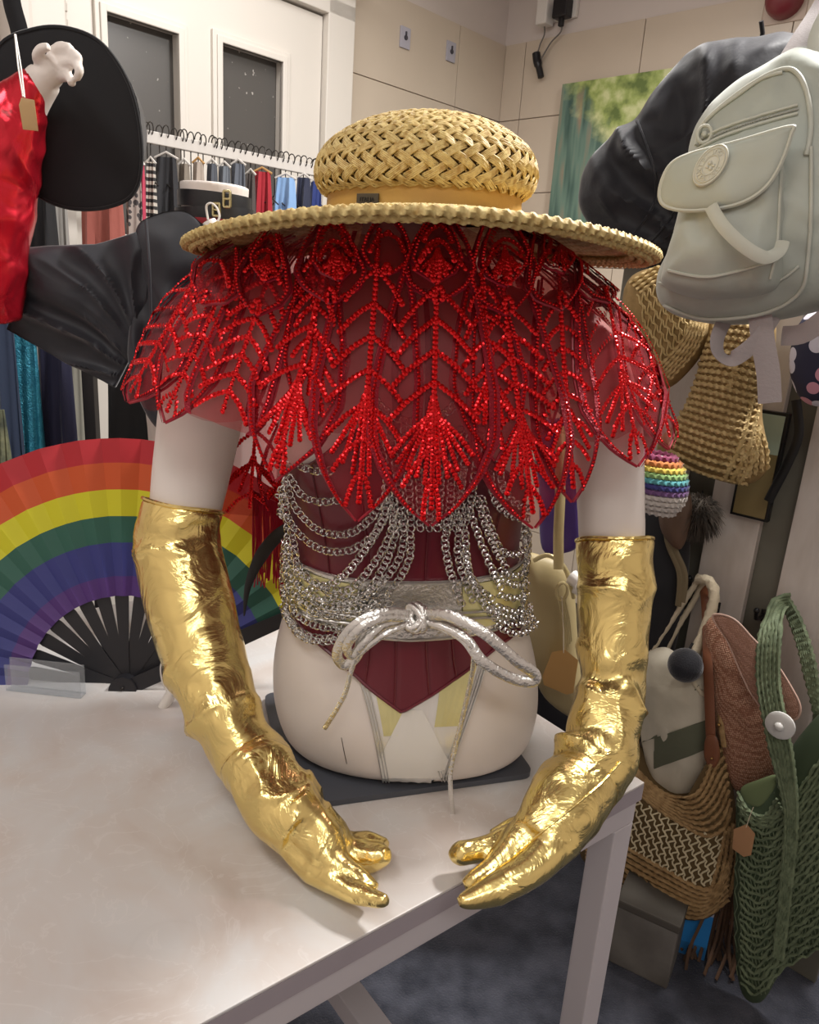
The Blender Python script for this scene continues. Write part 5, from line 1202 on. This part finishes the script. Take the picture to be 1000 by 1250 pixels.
def garment(name, label, cat, px, wpx, ytop, ybot, Y, m, group=None, taper=.75, folds=5, seed=0, hang=True, rows=14, thick=.035):
    top = W(px, ytop, Y); bot = W(px, ybot, Y); hw = rp(top, wpx/2)
    t = thing(name, label, cat, Vector((top.x, Y, bot.z)), group)
    R = []
    for j in range(rows+1):
        v = j/rows; z = lerp(top.z, bot.z, v); w = hw*lerp(taper, 1, min(1, v*1.6)**.7); th = thick*lerp(.35, 1, min(1, v*2)); row = []
        for k in range(40):
            a = 2*PI*k/40; f = .22*math.sin(a*folds+seed)+.15*math.sin(a*(folds*2+1)+seed*2+v*2)
            row.append(Vector((top.x+lerp(0, bot.x-top.x, v)*0+math.cos(a)*w*(1+.02*math.sin(v*7+seed)), Y+math.sin(a)*th*(1+f*2)*.6, z)))
        R.append(row)
    mb = MB(); mb.loft(R); mb.build('cloth', m, t)
    if hang:
        hp = Vector((top.x, Y, 0)); 
        P = [top+Vector((0, 0, -.004)), top+Vector((0, 0, .03))]
        hz_ = hangz - .0 if (hangz := zrl) else 0
        s = hangpt(px); 
        mb = MB(); r = .017
        mb.tube([top, Vector((top.x, Y, s.z-.05)), Vector((s.x, s.y, s.z-.03))]+[s+uR*(0)+nB*(math.sin(a)*r)+Vector((0, 0, .008-math.cos(a)*r+.012)) for a in [lerp(0, 1.5*PI, k/10) for k in range(11)]], .0016, 6)
        mb.build('hanger_hook', M_chrome, t)
        mb = MB(); mb.tube([top-Vector((hw*.9, 0, .003)), top+Vector((0, 0, .012)), top+Vector((hw*.9, 0, -.003))], .0035, 6); mb.build('hanger_bar', M_woodh if seed % 5 == 1 else M_rail, t)
    return t
def stripes(c1, c2, s, axis=2):
    def f(nt, b, mp):
        N = nt.nodes; L = nt.links; w = N.new('ShaderNodeTexWave'); w.bands_direction = 'XYZ'[axis]; w.inputs['Scale'].default_value = s; w.inputs['Distortion'].default_value = .6; L.new(mp.outputs[0], w.inputs['Vector'])
        r = N.new('ShaderNodeValToRGB'); r.color_ramp.interpolation = 'CONSTANT'; e = r.color_ramp.elements; e[0].color = lin(c1); e[1].position = .5; e[1].color = lin(c2); L.new(w.outputs[0], r.inputs[0]); L.new(r.outputs[0], b.inputs['Base Color'])
    return f
def spots(c1, c2, s):
    def f(nt, b, mp):
        N = nt.nodes; L = nt.links; v = N.new('ShaderNodeTexVoronoi'); v.inputs['Scale'].default_value = s; L.new(mp.outputs[0], v.inputs['Vector'])
        r = N.new('ShaderNodeValToRGB'); r.color_ramp.interpolation = 'CONSTANT'; e = r.color_ramp.elements; e[0].color = lin(c1); e[1].position = .42; e[1].color = lin(c2); L.new(v.outputs['Distance'], r.inputs[0]); L.new(r.outputs[0], b.inputs['Base Color'])
    return f
cl = lambda n, c, **k: mat(n, c, .8, sheen=.15, bump=.3, bscale=40, **k)
G = 'clothes on the rail by the door'
YR = lambda px: Rp_(px, 190).y-.02
items = [
 ('trousers', 'salmon pink trousers hanging below the black hat', 'trousers', 122, 58, 195, 420, 'sal', '#a35a4f', 5),
 ('leopard_top', 'grey and black leopard print top on the rail beside the black hat', 'top', 162, 22, 196, 380, 'leo', None, 3),
 ('pink_belt', 'thin hot pink strap hanging next to the striped top', 'strap', 173, 7, 200, 290, 'pnk', '#b83a55', 2),
 ('striped_top', 'black and white striped top on the rail', 'top', 184, 14, 198, 330, 'str', None, 3),
 ('jeans', 'black jeans on the rail left of the neck collars', 'jeans', 203, 32, 192, 300, 'blk', '#26262a', 4),
 ('trousers', 'taupe trousers on the rail behind the neck collars', 'trousers', 225, 16, 200, 300, 'tau', '#7d7468', 3),
 ('shorts', 'pale beige shorts on the rail behind the neck collars', 'shorts', 242, 16, 198, 300, 'bei', '#a3968a', 3),
 ('jeans', 'dark slate jeans on the rail above the white neck disc', 'jeans', 259, 15, 200, 300, 'sla', '#4c5058', 4),
 ('jeans', 'mid grey jeans on the rail above the collar buckle', 'jeans', 274, 17, 203, 300, 'gry', '#656b73', 4),
 ('jeans', 'steel grey jeans widest of the grey pairs on the rail', 'jeans', 291, 20, 200, 300, 'ste', '#575c66', 4),
 ('skirt', 'dark brown skirt on the rail just left of the red one', 'skirt', 306, 14, 212, 300, 'brn', '#4a4340', 3),
 ('shorts', 'bright red satin shorts on the rail', 'shorts', 320, 27, 210, 300, 'red', '#9c1626', 5),
 ('shorts', 'light blue denim shorts on the rail', 'shorts', 349, 29, 217, 300, 'den', '#7fa3cf', 4),
 ('trousers', 'navy trousers on the rail beside the denim shorts', 'trousers', 371, 20, 217, 300, 'nav', '#23283f', 4),
 ('trousers', 'ink blue trousers on the rail end near the straw hat', 'trousers', 386, 16, 222, 300, 'ink', '#1c2e6b', 3),
]
for i, (nm, lb, ct, px, w, y0, y1, key, col, fo_) in enumerate(items):
    ex = {'leo': spots('#3b3536', '#9a8d86', 60), 'str': stripes('#2b2929', '#bdb5aa', 18)}.get(key)
    m = cl('cloth_'+key, col or '#888888', **({'extra': ex} if ex else {}))
    garment(nm, lb, ct, px, w, y0, y1, YR(px)-.002*i, m, G, folds=fo_, seed=i, thick=.03)
# extra empty hangers
hg = None
mbh = MB(); s = hangpt(300); 
def hanger_mb(s):
    mb = MB(); r = .016
    mb.tube([s+Vector((0, 0, -.09)), s+Vector((0, 0, -.03))]+[s+nB*(math.sin(a)*r)+Vector((0, 0, .018-math.cos(a)*r)) for a in [lerp(0, 1.45*PI, k/10) for k in range(11)]], .0016, 6)
    mb.tube([s+Vector((0, 0, -.09))+nB*x+Vector((0, 0, -.03*abs(x)/.05)) for x in (-.05, -.025, 0, .025, .05)], .0022, 6); return mb
src = None
ORD = 'first second third fourth fifth sixth seventh eighth ninth tenth eleventh twelfth thirteenth fourteenth fifteenth sixteenth seventeenth eighteenth nineteenth'.split()
for i, px in enumerate((180, 195, 213, 221, 233, 248, 262, 268, 283, 297, 312, 328, 336, 343, 356, 364, 378, 384, 391)):
    s = hangpt(px)
    if src is None:
        src = tag(hanger_mb(s).build('clothes_hanger', M_chrome, origin=s), 'dark wire hanger nearest the left end of the white rail', 'hanger', 'wire hangers on the rail')
    else:
        c_ = src.copy(); COL.objects.link(c_); c_.location = s; c_['label'] = 'dark wire hanger, %s from the left on the white rail' % ORD[i]
# ------------------------------------------------ lower left garments and rack posts
M_teal = mat('teal_sequin_cloth', '#2a7f9c', .35, .3, col2='#3f9cb5', cscale=60, bump=1, bscale=300)
garment('teal_dress', 'teal sequined dress hanging at the left under the black satin', 'dress', 28, 34, 408, 700, 1.62, M_teal, None, hang=False, folds=3, seed=2, taper=.9)
garment('navy_dress', 'navy blue dress hanging beside the teal sequined one', 'dress', 64, 44, 395, 720, 1.66, cl('navy_cloth', '#1c1c38'), None, hang=False, folds=4, seed=5, taper=.9)
garment('blue_coat', 'dark blue coat at the far left edge above the fan', 'coat', -6, 34, 330, 720, 1.58, cl('darkblue_cloth', '#1f2c44'), None, hang=False, folds=4, seed=7, taper=.9)
garment('black_dress', 'long black dress hanging behind the satin cape above the fan', 'dress', 186, 122, 380, 640, 1.60, mat('deep_black_cloth', '#0c0b0e', .8), None, hang=False, folds=5, seed=9, taper=.95)
garment('green_patterned_top', 'mottled green patterned top at the left edge just above the fan', 'top', -2, 18, 500, 640, 1.5, mat('mottled_green', '#75765a', .8, col2='#3f4438', cscale=40), None, hang=False, folds=3, seed=1)
garment('grey_curtain', 'pale grey pleated curtain hanging behind the black hat', 'curtain', 66, 30, 215, 560, 1.95, cl('grey_cloth', '#8f8c88'), None, hang=False, folds=5, seed=3, taper=.9)
garment('black_trousers', 'black trousers hanging behind the red sleeve at left', 'trousers', 48, 36, 190, 420, 1.75, mat('black_trouser_cloth', '#131216', .8), None, hang=False, folds=3, seed=4)
garment('stone_trousers', 'stone grey trousers in the gap below the black satin cape', 'trousers', 90, 22, 430, 680, 1.85, cl('stone_cloth', '#8a877c'), None, hang=False, folds=3, seed=6)
rk2 = thing('garment_rack', 'dark metal garment rack behind the satin cape and the fan', 'rack', (W(104, 500, 1.7).x, 1.72, 0))
zz = W(30, 395, 1.62).z; 
for px in (104, -60, 260):
    mb = MB(); p = W(px, 450, 1.68); mb.box((p.x, 1.70, (zz+.02)/2), .026, .026, zz+.02, None, .002); mb.build('post', M_post, rk2, smooth=False)
pL, pR = W(-60, 400, 1.7), W(260, 400, 1.7)
mb = MB(); mb.tube([(pL.x, 1.62, zz+.01), (pR.x, 1.62, zz+.01)], .010, 10); mb.tube([(pL.x, 1.70, zz+.01), (pR.x, 1.70, zz+.01)], .010, 10); mb.build('top_bar', M_post, rk2)
# ------------------------------------------------ second mannequin
neck = W(262, 250, 1.22)
m2 = thing('second_mannequin', 'white mannequin with raised arm and cut neck wearing black satin and leather collars', 'mannequin', Vector((neck.x, neck.y, TZ*0)))
sk2 = MB()
sk2.tube([W(262, 226, 1.22), W(262, 262, 1.22), W(262, 330, 1.26)], [rp(neck, 41), rp(neck, 39), rp(neck, 55)], 32)
def ap(q): 
    P = []; Rr = []
    for x, y, Y, r in crom(q, 5): p = W(x, y, Y); P.append(p); Rr.append(rp(p, r))
    return P, Rr
P, Rr = ap([(262, 335, 1.29, 80), (262, 400, 1.31, 92), (262, 520, 1.33, 78), (262, 640, 1.34, 72)]); sk2.tube(P, Rr, 28, flat=1)
P, Rr = ap([(210, 340, 1.29, 38), (180, 343, 1.25, 34), (110, 345, 1.20, 32), (40, 350, 1.16, 34), (-25, 350, 1.12, 36)]); sk2.tube(P, Rr, 20)
P, Rr = ap([(-25, 350, 1.12, 38), (-22, 280, 1.11, 36), (-5, 200, 1.10, 32), (30, 130, 1.09, 25), (55, 95, 1.08, 20)]); sk2.tube(P, Rr, 20)
P, Rr = ap([(48, 104, 1.08, 16), (60, 90, 1.075, 17), (70, 78, 1.07, 14)]); sk2.tube(P, Rr, 16)
for f in ([(74, 80, 1.075, 8), (90, 76, 1.055, 6.5), (97, 86, 1.045, 5.5), (93, 97, 1.05, 4.5)], [(72, 72, 1.08, 8), (86, 65, 1.06, 6.5), (95, 70, 1.05, 5.5), (97, 76, 1.05, 4)], [(64, 66, 1.085, 8), (74, 57, 1.065, 6), (86, 58, 1.055, 5)], [(72, 92, 1.075, 8), (84, 94, 1.06, 6), (88, 103, 1.05, 5)], [(54, 80, 1.08, 9), (46, 70, 1.06, 7), (50, 60, 1.05, 6), (60, 57, 1.045, 5)]):
    P, Rr = ap(f); sk2.tube(P, Rr, 10)
b2 = remesh(sk2, .0028, 1); b2.build('body', M_skin, m2)
mb = MB(); p = W(262, 640, 1.34); mb.tube([(p.x, p.y, TZ), (p.x, p.y, p.z)], .016, 12); mb.build('pole', M_post, m2)
mb = MB(); mb.tube([(p.x, p.y, TZ+.0005), (p.x, p.y, TZ+.01)], [.11, .105], 28); mb.build('base', M_post, m2)
# red vinyl sleeve
def redx(nt, b, mp):
    N = nt.nodes; L = nt.links; n = N.new('ShaderNodeTexNoise'); n.inputs['Scale'].default_value = 14; n.inputs['Distortion'].default_value = 1.5; L.new(mp.outputs[0], n.inputs['Vector'])
    bp_ = N.new('ShaderNodeBump'); bp_.inputs['Strength'].default_value = .7; bp_.inputs['Distance'].default_value = .008; L.new(n.outputs[0], bp_.inputs['Height']); L.new(bp_.outputs[0], b.inputs['Normal'])
M_rv = mat('red_metallic_vinyl', (.60, .012, .03), .26, .7, extra=lambda a, b, c: (redx(a, b, c), wrinkle(11, .6, .012)(a, b, c)), coat=.3)
mb = MB(); P, Rr = ap([(-16, 385, 1.08, 38), (-22, 345, 1.07, 46), (-16, 290, 1.08, 48), (-5, 240, 1.09, 45), (8, 180, 1.09, 40), (22, 138, 1.085, 31), (37, 112, 1.08, 22), (46, 99, 1.08, 16)]); mb.tube(P, Rr, 24)
g = remesh(mb, .0035, 3, lambda v, n: .004*ridge(v.x*22+v.z*9, v.y*22, v.z*14)+.0015*noise.noise(v*50))
t = thing('red_vinyl_glove', 'crinkled shiny red long glove on the raised arm holding the black hat', 'glove', P[0]); g.build('glove_shell', M_rv, t)
# black hat held up
M_felt = mat('black_felt', '#0d0d12', .85, sheen=.25)
nH = Vector((.12, -.99, -.05)).normalized(); HA = W(90, 150, 1.13)
t = thing('black_felt_hat', 'black felt hat with floppy brim held up by the mannequin hand', 'hat', HA)
ho_ = [(40, 36), (80, 34), (120, 50), (150, 88), (167, 135), (173, 195), (163, 236), (130, 253), (85, 254), (45, 238), (15, 210), (-14, 170), (-20, 110), (0, 55)]
mb = MB(); pillow(mb, ho_, (HA, nH), .004, back=3, rings=10, fold=lambda x, y, s, g_: 0); HBV = bvh_of(mb); mb.build('brim', M_felt, t)
mb = MB(); cH = Wpl(80, 145, HA, nH); ux = nH.cross(Vector((0, 0, 1))).normalized(); uy = ux.cross(nH)
mb.loft([[cH-nH*h+ux*math.cos(a)*r+uy*math.sin(a)*r*1.1 for a in [2*PI*k/40 for k in range(40)]] for h, r in ((.0, .10), (.04, .095), (.09, .088), (.11, .07), (.115, .03))]); mb.build('crown', M_felt, t)
mb = MB(); mb.tube([Wpl(x, y, HA, nH) for x, y in crom(ho_, 6, True)], .0028, 6, closed=True); mb.build('brim_edge', M_felt, t)
mb = MB(); mb.tube([W(18, 42, 1.08), W(22, 80, 1.0), W(28, 118, .98)], .0009, 5); mb.tube([W(19, 42, 1.08), W(26, 85, 1.0), W(30, 119, .98)], .0009, 5)
tg = thing('price_tag', 'blank kraft card tag on white string against the red glove', 'tag', W(35, 160, .98)); mb.build('string', M_wplast, tg)
mb = MB(); pillow(mb, [(26, 119), (42, 122), (47, 160), (28, 158), (23, 128)], (W(35, 140, .98), NY), .0012, rings=3, closed_smooth=False, n=2); mb.build('card', mat('kraft_card_pale', '#b08f62', .7), tg)
# black satin cape
M_satin = mat('black_satin', '#26272d', .52, sheen=.4, bump=.12, bscale=20, spec=.35, extra=wrinkle(6, .4, .014))
def satfold(seed, A=.02):
    def f(x, y, s, g): return A*(math.sin(x*26+y*9+seed+2.4*noise.noise(Vector((x*5, y*5, seed))))*.45*min(1, s*1.6)+.7*noise.noise(Vector((x*6, y*6, seed)))+.35*ridge(x*11+y*5, y*7, seed))
    return f
t = thing('black_satin_cape', 'black satin cape with wide sleeve draped over the raised arm mannequin', 'cape', W(180, 520, 1.1))
mb = MB(); pillow(mb, [(16, 305), (60, 300), (118, 298), (168, 283), (182, 300), (184, 350), (180, 392), (160, 435), (141, 473), (75, 440), (8, 402), (22, 365), (36, 335)], (W(100, 380, 1.12), Vector((.05, -1, 0))), .012, back=2.5, rings=34, n=10, closed_smooth=False, fold=radfold(.10, .12, .020, 3.4, 2, .5), power=.35); mb.build('sleeve', M_satin, t)
mb = MB(); pillow(mb, [(165, 285), (184, 264), (225, 258), (262, 284), (315, 300), (345, 380), (320, 470), (250, 540), (190, 520), (158, 440), (168, 350)], (W(240, 400, 1.13), Vector((.1, -1, 0))), .022, back=.4, rings=30, n=10, fold=radfold(-.07, .17, .022, 3.4, 6, .5), power=.4); mb.build('shoulder_panel', M_satin, t)
mb = MB(); mb.tube([W(x, y, Y) for x, y, Y in crom([(178, 268, 1.09), (182, 320, 1.07), (184, 390, 1.07)], 6)], .002, 6); mb.build('seam', M_satin, t)
# collars
M_lb = mat('black_leather', '#1b1b1e', .42, bump=.1, bscale=80); M_gb = mat('pale_brass', '#c5b98c', .3, 1)
def neckring(yc, hpx, rpx, col, m, name, lab, tiltx=0):
    c = W(262, yc, 1.22); h = rp(c, hpx); r = rp(c, rpx)
    t = thing(name, lab, 'collar' if 'collar' in name else 'scarf', c)
    def rr(k, z): return [c+Vector((math.cos(a)*r*k, math.sin(a)*r*k*.92, z+tiltx*math.cos(a))) for a in [2*PI*i/60 for i in range(60)]]
    mb = MB(); mb.loft([rr(.97, -h/2), rr(1.02, -h/2), rr(1.03, 0), rr(1.02, h/2), rr(.97, h/2), rr(.97, -h/2)], cap=False); mb.build('strap', m, t)
    return t, c, r
t, c, r = neckring(247, 18, 43, None, M_lb, 'leather_collar', 'upper black leather collar with brass buckle on the cut neck', -.002)
def buckle(t, px, py, w, h):
    p = W(px, py, 1.22-r*.92-.006); mb = MB(); q = [p+Vector((sx*rp(p, w), 0, sz*rp(p, h))) for sx, sz in ((-1, -1), (1, -1), (1, 1), (-1, 1))]
    mb.tube([lerp_v for a, b in zip(q, q[1:]+q[:1]) for lerp_v in (a.lerp(b, .05), a.lerp(b, .5), a.lerp(b, .95))], .0022, 6, closed=True); mb.tube([p+Vector((-rp(p, w), -.001, 0)), p+Vector((rp(p, w), -.002, 0))], .0015, 6); mb.build('buckle', M_gb, t)
buckle(t, 277, 243, 4, 9)
t, c, r = neckring(265, 17, 46, None, M_lb, 'leather_collar', 'lower black leather collar with brass ring on the cut neck', .003)
buckle(t, 264, 256, 4, 7)
t, c, r = neckring(275, 10, 47, None, mat('red_ribbon', '#8f1420', .5), 'red_neck_scarf', 'red ribbon scarf directly below the leather collars')
t, c, r = neckring(283, 12, 49, None, mat('floral_scarf', '#7c4a3c', .7, col2='#2b2423', cscale=30), 'patterned_neck_scarf', 'brown patterned scarf below the red ribbon on the cut neck')
t = thing('security_tag', 'white plastic security tag clipped to the leather collars', 'security tag', W(258, 275, 1.14))
mb = MB(); mb.tube([W(x, y, 1.145) for x, y in crom([(254, 268), (252, 252), (258, 248), (265, 254), (268, 264), (266, 270)], 6)], .0016, 6); mb.build('loop', M_wplast, t)
mb = MB(); mb.tube([W(255, 270, 1.14), W(260, 280, 1.14), W(264, 288, 1.14)], [.010, .012, .009], 12); mb.build('tag_body', M_wplast, t)
# ------------------------------------------------ rainbow fan
FP = W(154, 838, 1.055); nF = Vector((.10, -.975, .20)).normalized(); fx = nF.cross(Vector((0, 0, 1))).normalized()*-1; fy = fx.cross(nF)*-1
if fy.z < 0: fy = -fy
if fx.x < 0: fx = -fx
def fpt(px, py): d = Wpl(px, py, FP, nF)-FP; return d.dot(fx), d.dot(fy)
Rf = fpt(155, 535)[1]; e = fpt(350, 752); angR = math.atan2(e[1], e[0]); e = fpt(0, 846); angL = math.atan2(e[1], e[0])
if angL < 0: angL += 2*PI
fan = thing('rainbow_fan', 'open rainbow striped folding fan with black ribs standing on table', 'fan', FP)
bands = [(.375, .455, '#4d2c73', 'purple_band'), (.455, .59, '#2f3478', 'blue_band'), (.59, .695, '#275a4c', 'green_band'), (.695, .80, '#c9c41c', 'yellow_band'), (.80, .905, '#c4501f', 'orange_band'), (.905, 1.0, '#b0202a', 'red_band')]
NP = 36
def FPT(a, r, o): return FP+fx*(math.cos(a)*r)+fy*(math.sin(a)*r)+nF*o
for r0_, r1_, c_, nm in bands:
    rows_ = []
    for k in range(NP+1):
        a = lerp(angR, angL, k/NP); o = .012 if k % 2 else 0.004
        rows_.append([FPT(a, Rf*lerp(r0_, r1_, j/2), o*lerp(.5, 1, lerp(r0_, r1_, j/2))) for j in range(3)])
    mb = MB(); mb.grid(rows_, thick=.0008); 
    mm = mat(nm, c_, .55, sheen=.2, trans=0); bs = mm.node_tree.nodes['Principled BSDF']
    mb.build(nm, mm, fan, smooth=False)
M_rib = mat('black_fan_rib', '#1d1d22', .4)
NR = 14
for k in range(NR+1):
    a = lerp(angR, angL, k/NR); g_ = k in (0, NR); mb = MB(); w0, w1 = (.012, .013) if g_ else (.006, .0105)
    t_ = Vector((0, 0, 0)); s_ = fx*(-math.sin(a))+fy*math.cos(a); o = .016 if k == 0 else -.0012*(k % 3)-.002
    L = Rf*(1.0 if g_ else .985)
    # black body up to the leaf, then a slim stay behind the cloth
    prof = [(0, w0), (.12, w0), (.37, w1 if not g_ else w1), (.42, w1*.7 if not g_ else w1), (1, .004 if not g_ else .009)]
    up_, dn_ = [], []
    rg = []
    for f, w in prof:
        c = FPT(a, f*L, o); rg.append([c-s_*w-nF*.001, c+s_*w-nF*.001, c+s_*w+nF*.001, c-s_*w+nF*.001])
    mb.loft(rg); mb.build('guard_stick' if g_ else 'rib', M_rib, fan, smooth=False)
mb = MB(); mb.tube([FP-nF*.008, FP+nF*.022], .021, 24); mb.build('pivot_head', M_rib, fan)
mb = MB(); mb.ball(FP+nF*.023+fy*.004, .003, 10, 6); mb.build('rivet', M_chrome, fan)
# acrylic holder
def clear(nt, b, mp):
    N = nt.nodes; L = nt.links; out = [x for x in N if x.type == 'OUTPUT_MATERIAL'][0]; tr = N.new('ShaderNodeBsdfTransparent'); tr.inputs[0].default_value = (.93, .94, .95, 1); mx = N.new('ShaderNodeMixShader'); mx.inputs[0].default_value = .16
    L.new(tr.outputs[0], mx.inputs[1]); L.new(b.outputs[0], mx.inputs[2]); L.new(mx.outputs[0], out.inputs[0])
M_acr = mat('clear_acrylic', '#dfe3e6', .08, extra=clear)
a0_, a1_ = Wz(8, 843, TZ), Wz(99, 853, TZ); ac = thing('acrylic_holder', 'clear empty acrylic label holder in front of the rainbow fan', 'label holder', (a0_+a1_)/2)
d = (a1_-a0_); dn = d.normalized(); pn = Vector((dn.y, -dn.x, 0)); Ma = Matrix((dn, pn, Vector((0, 0, 1)))).transposed(); hh = (W(8, 812, a0_.y)-a0_).z
for o, h_, nm in ((0, hh, 'front_sheet'), (-.014, hh*1.12, 'back_sheet')):
    mb = MB(); c = (a0_+a1_)/2+pn*o+Vector((0, 0, h_/2+.001)); mb.box(c, d.length, .0022, h_, Ma, .0005); mb.build(nm, M_acr, ac, smooth=False)
mb = MB(); mb.box((a0_+a1_)/2-pn*.007+Vector((0, 0, .0015)), d.length, .016, .0022, Ma); mb.build('base', M_acr, ac, smooth=False)
# white security tag on the table
tq = Wz(205, 862, TZ)
t = thing('security_tag', 'white plastic tag with wire loop lying on table beside the fan pivot', 'security tag', tq)
mb = MB(); mb.tube([W(198, 868, tq.y)+Vector((0, 0, .004)), W(206, 852, tq.y), W(214, 838, tq.y)], [.0075, .0085, .007], 12); mb.build('tag_body', M_wplast, t)
mb = MB(); mb.tube([W(x, y, tq.y) for x, y in crom([(208, 850), (199, 835), (196, 815), (201, 804), (208, 812), (212, 835), (214, 842)], 6)], .0013, 6); mb.build('loop', M_wplast, t)
# black curved strap in front of the fan
mb = MB(); rws_ = [W(x, y, Y) for x, y, Y in crom([(298, 752, 1.02), (303, 715, 1.02), (318, 680, 1.015), (338, 655, 1.01), (362, 640, 1.01)], 8)]
n_ = len(rws_); mb.tube(rws_, [lerp(.001, .0095, min(1, i/n_*2)) for i in range(n_)], 8, flat=.3, up=(0, -1, 0))
t = thing('black_strap', 'black curved tapered strap hanging from the cape in front of the fan', 'strap', rws_[0]); mb.build('band', M_lb, t)
# dark strap at the top left
mb = MB(); mb.tube([W(x, y, 1.5) for x, y in crom([(8, -60), (14, 0), (24, 40), (30, 90)], 6)], .016, 8, flat=.2, up=(0, -1, 0))
t = thing('black_ribbon', 'black ribbon strap hanging above the felt hat at top left', 'ribbon', W(14, 0, 1.5)); mb.build('band', M_felt, t)
# price sticker left on the table edge by the glove
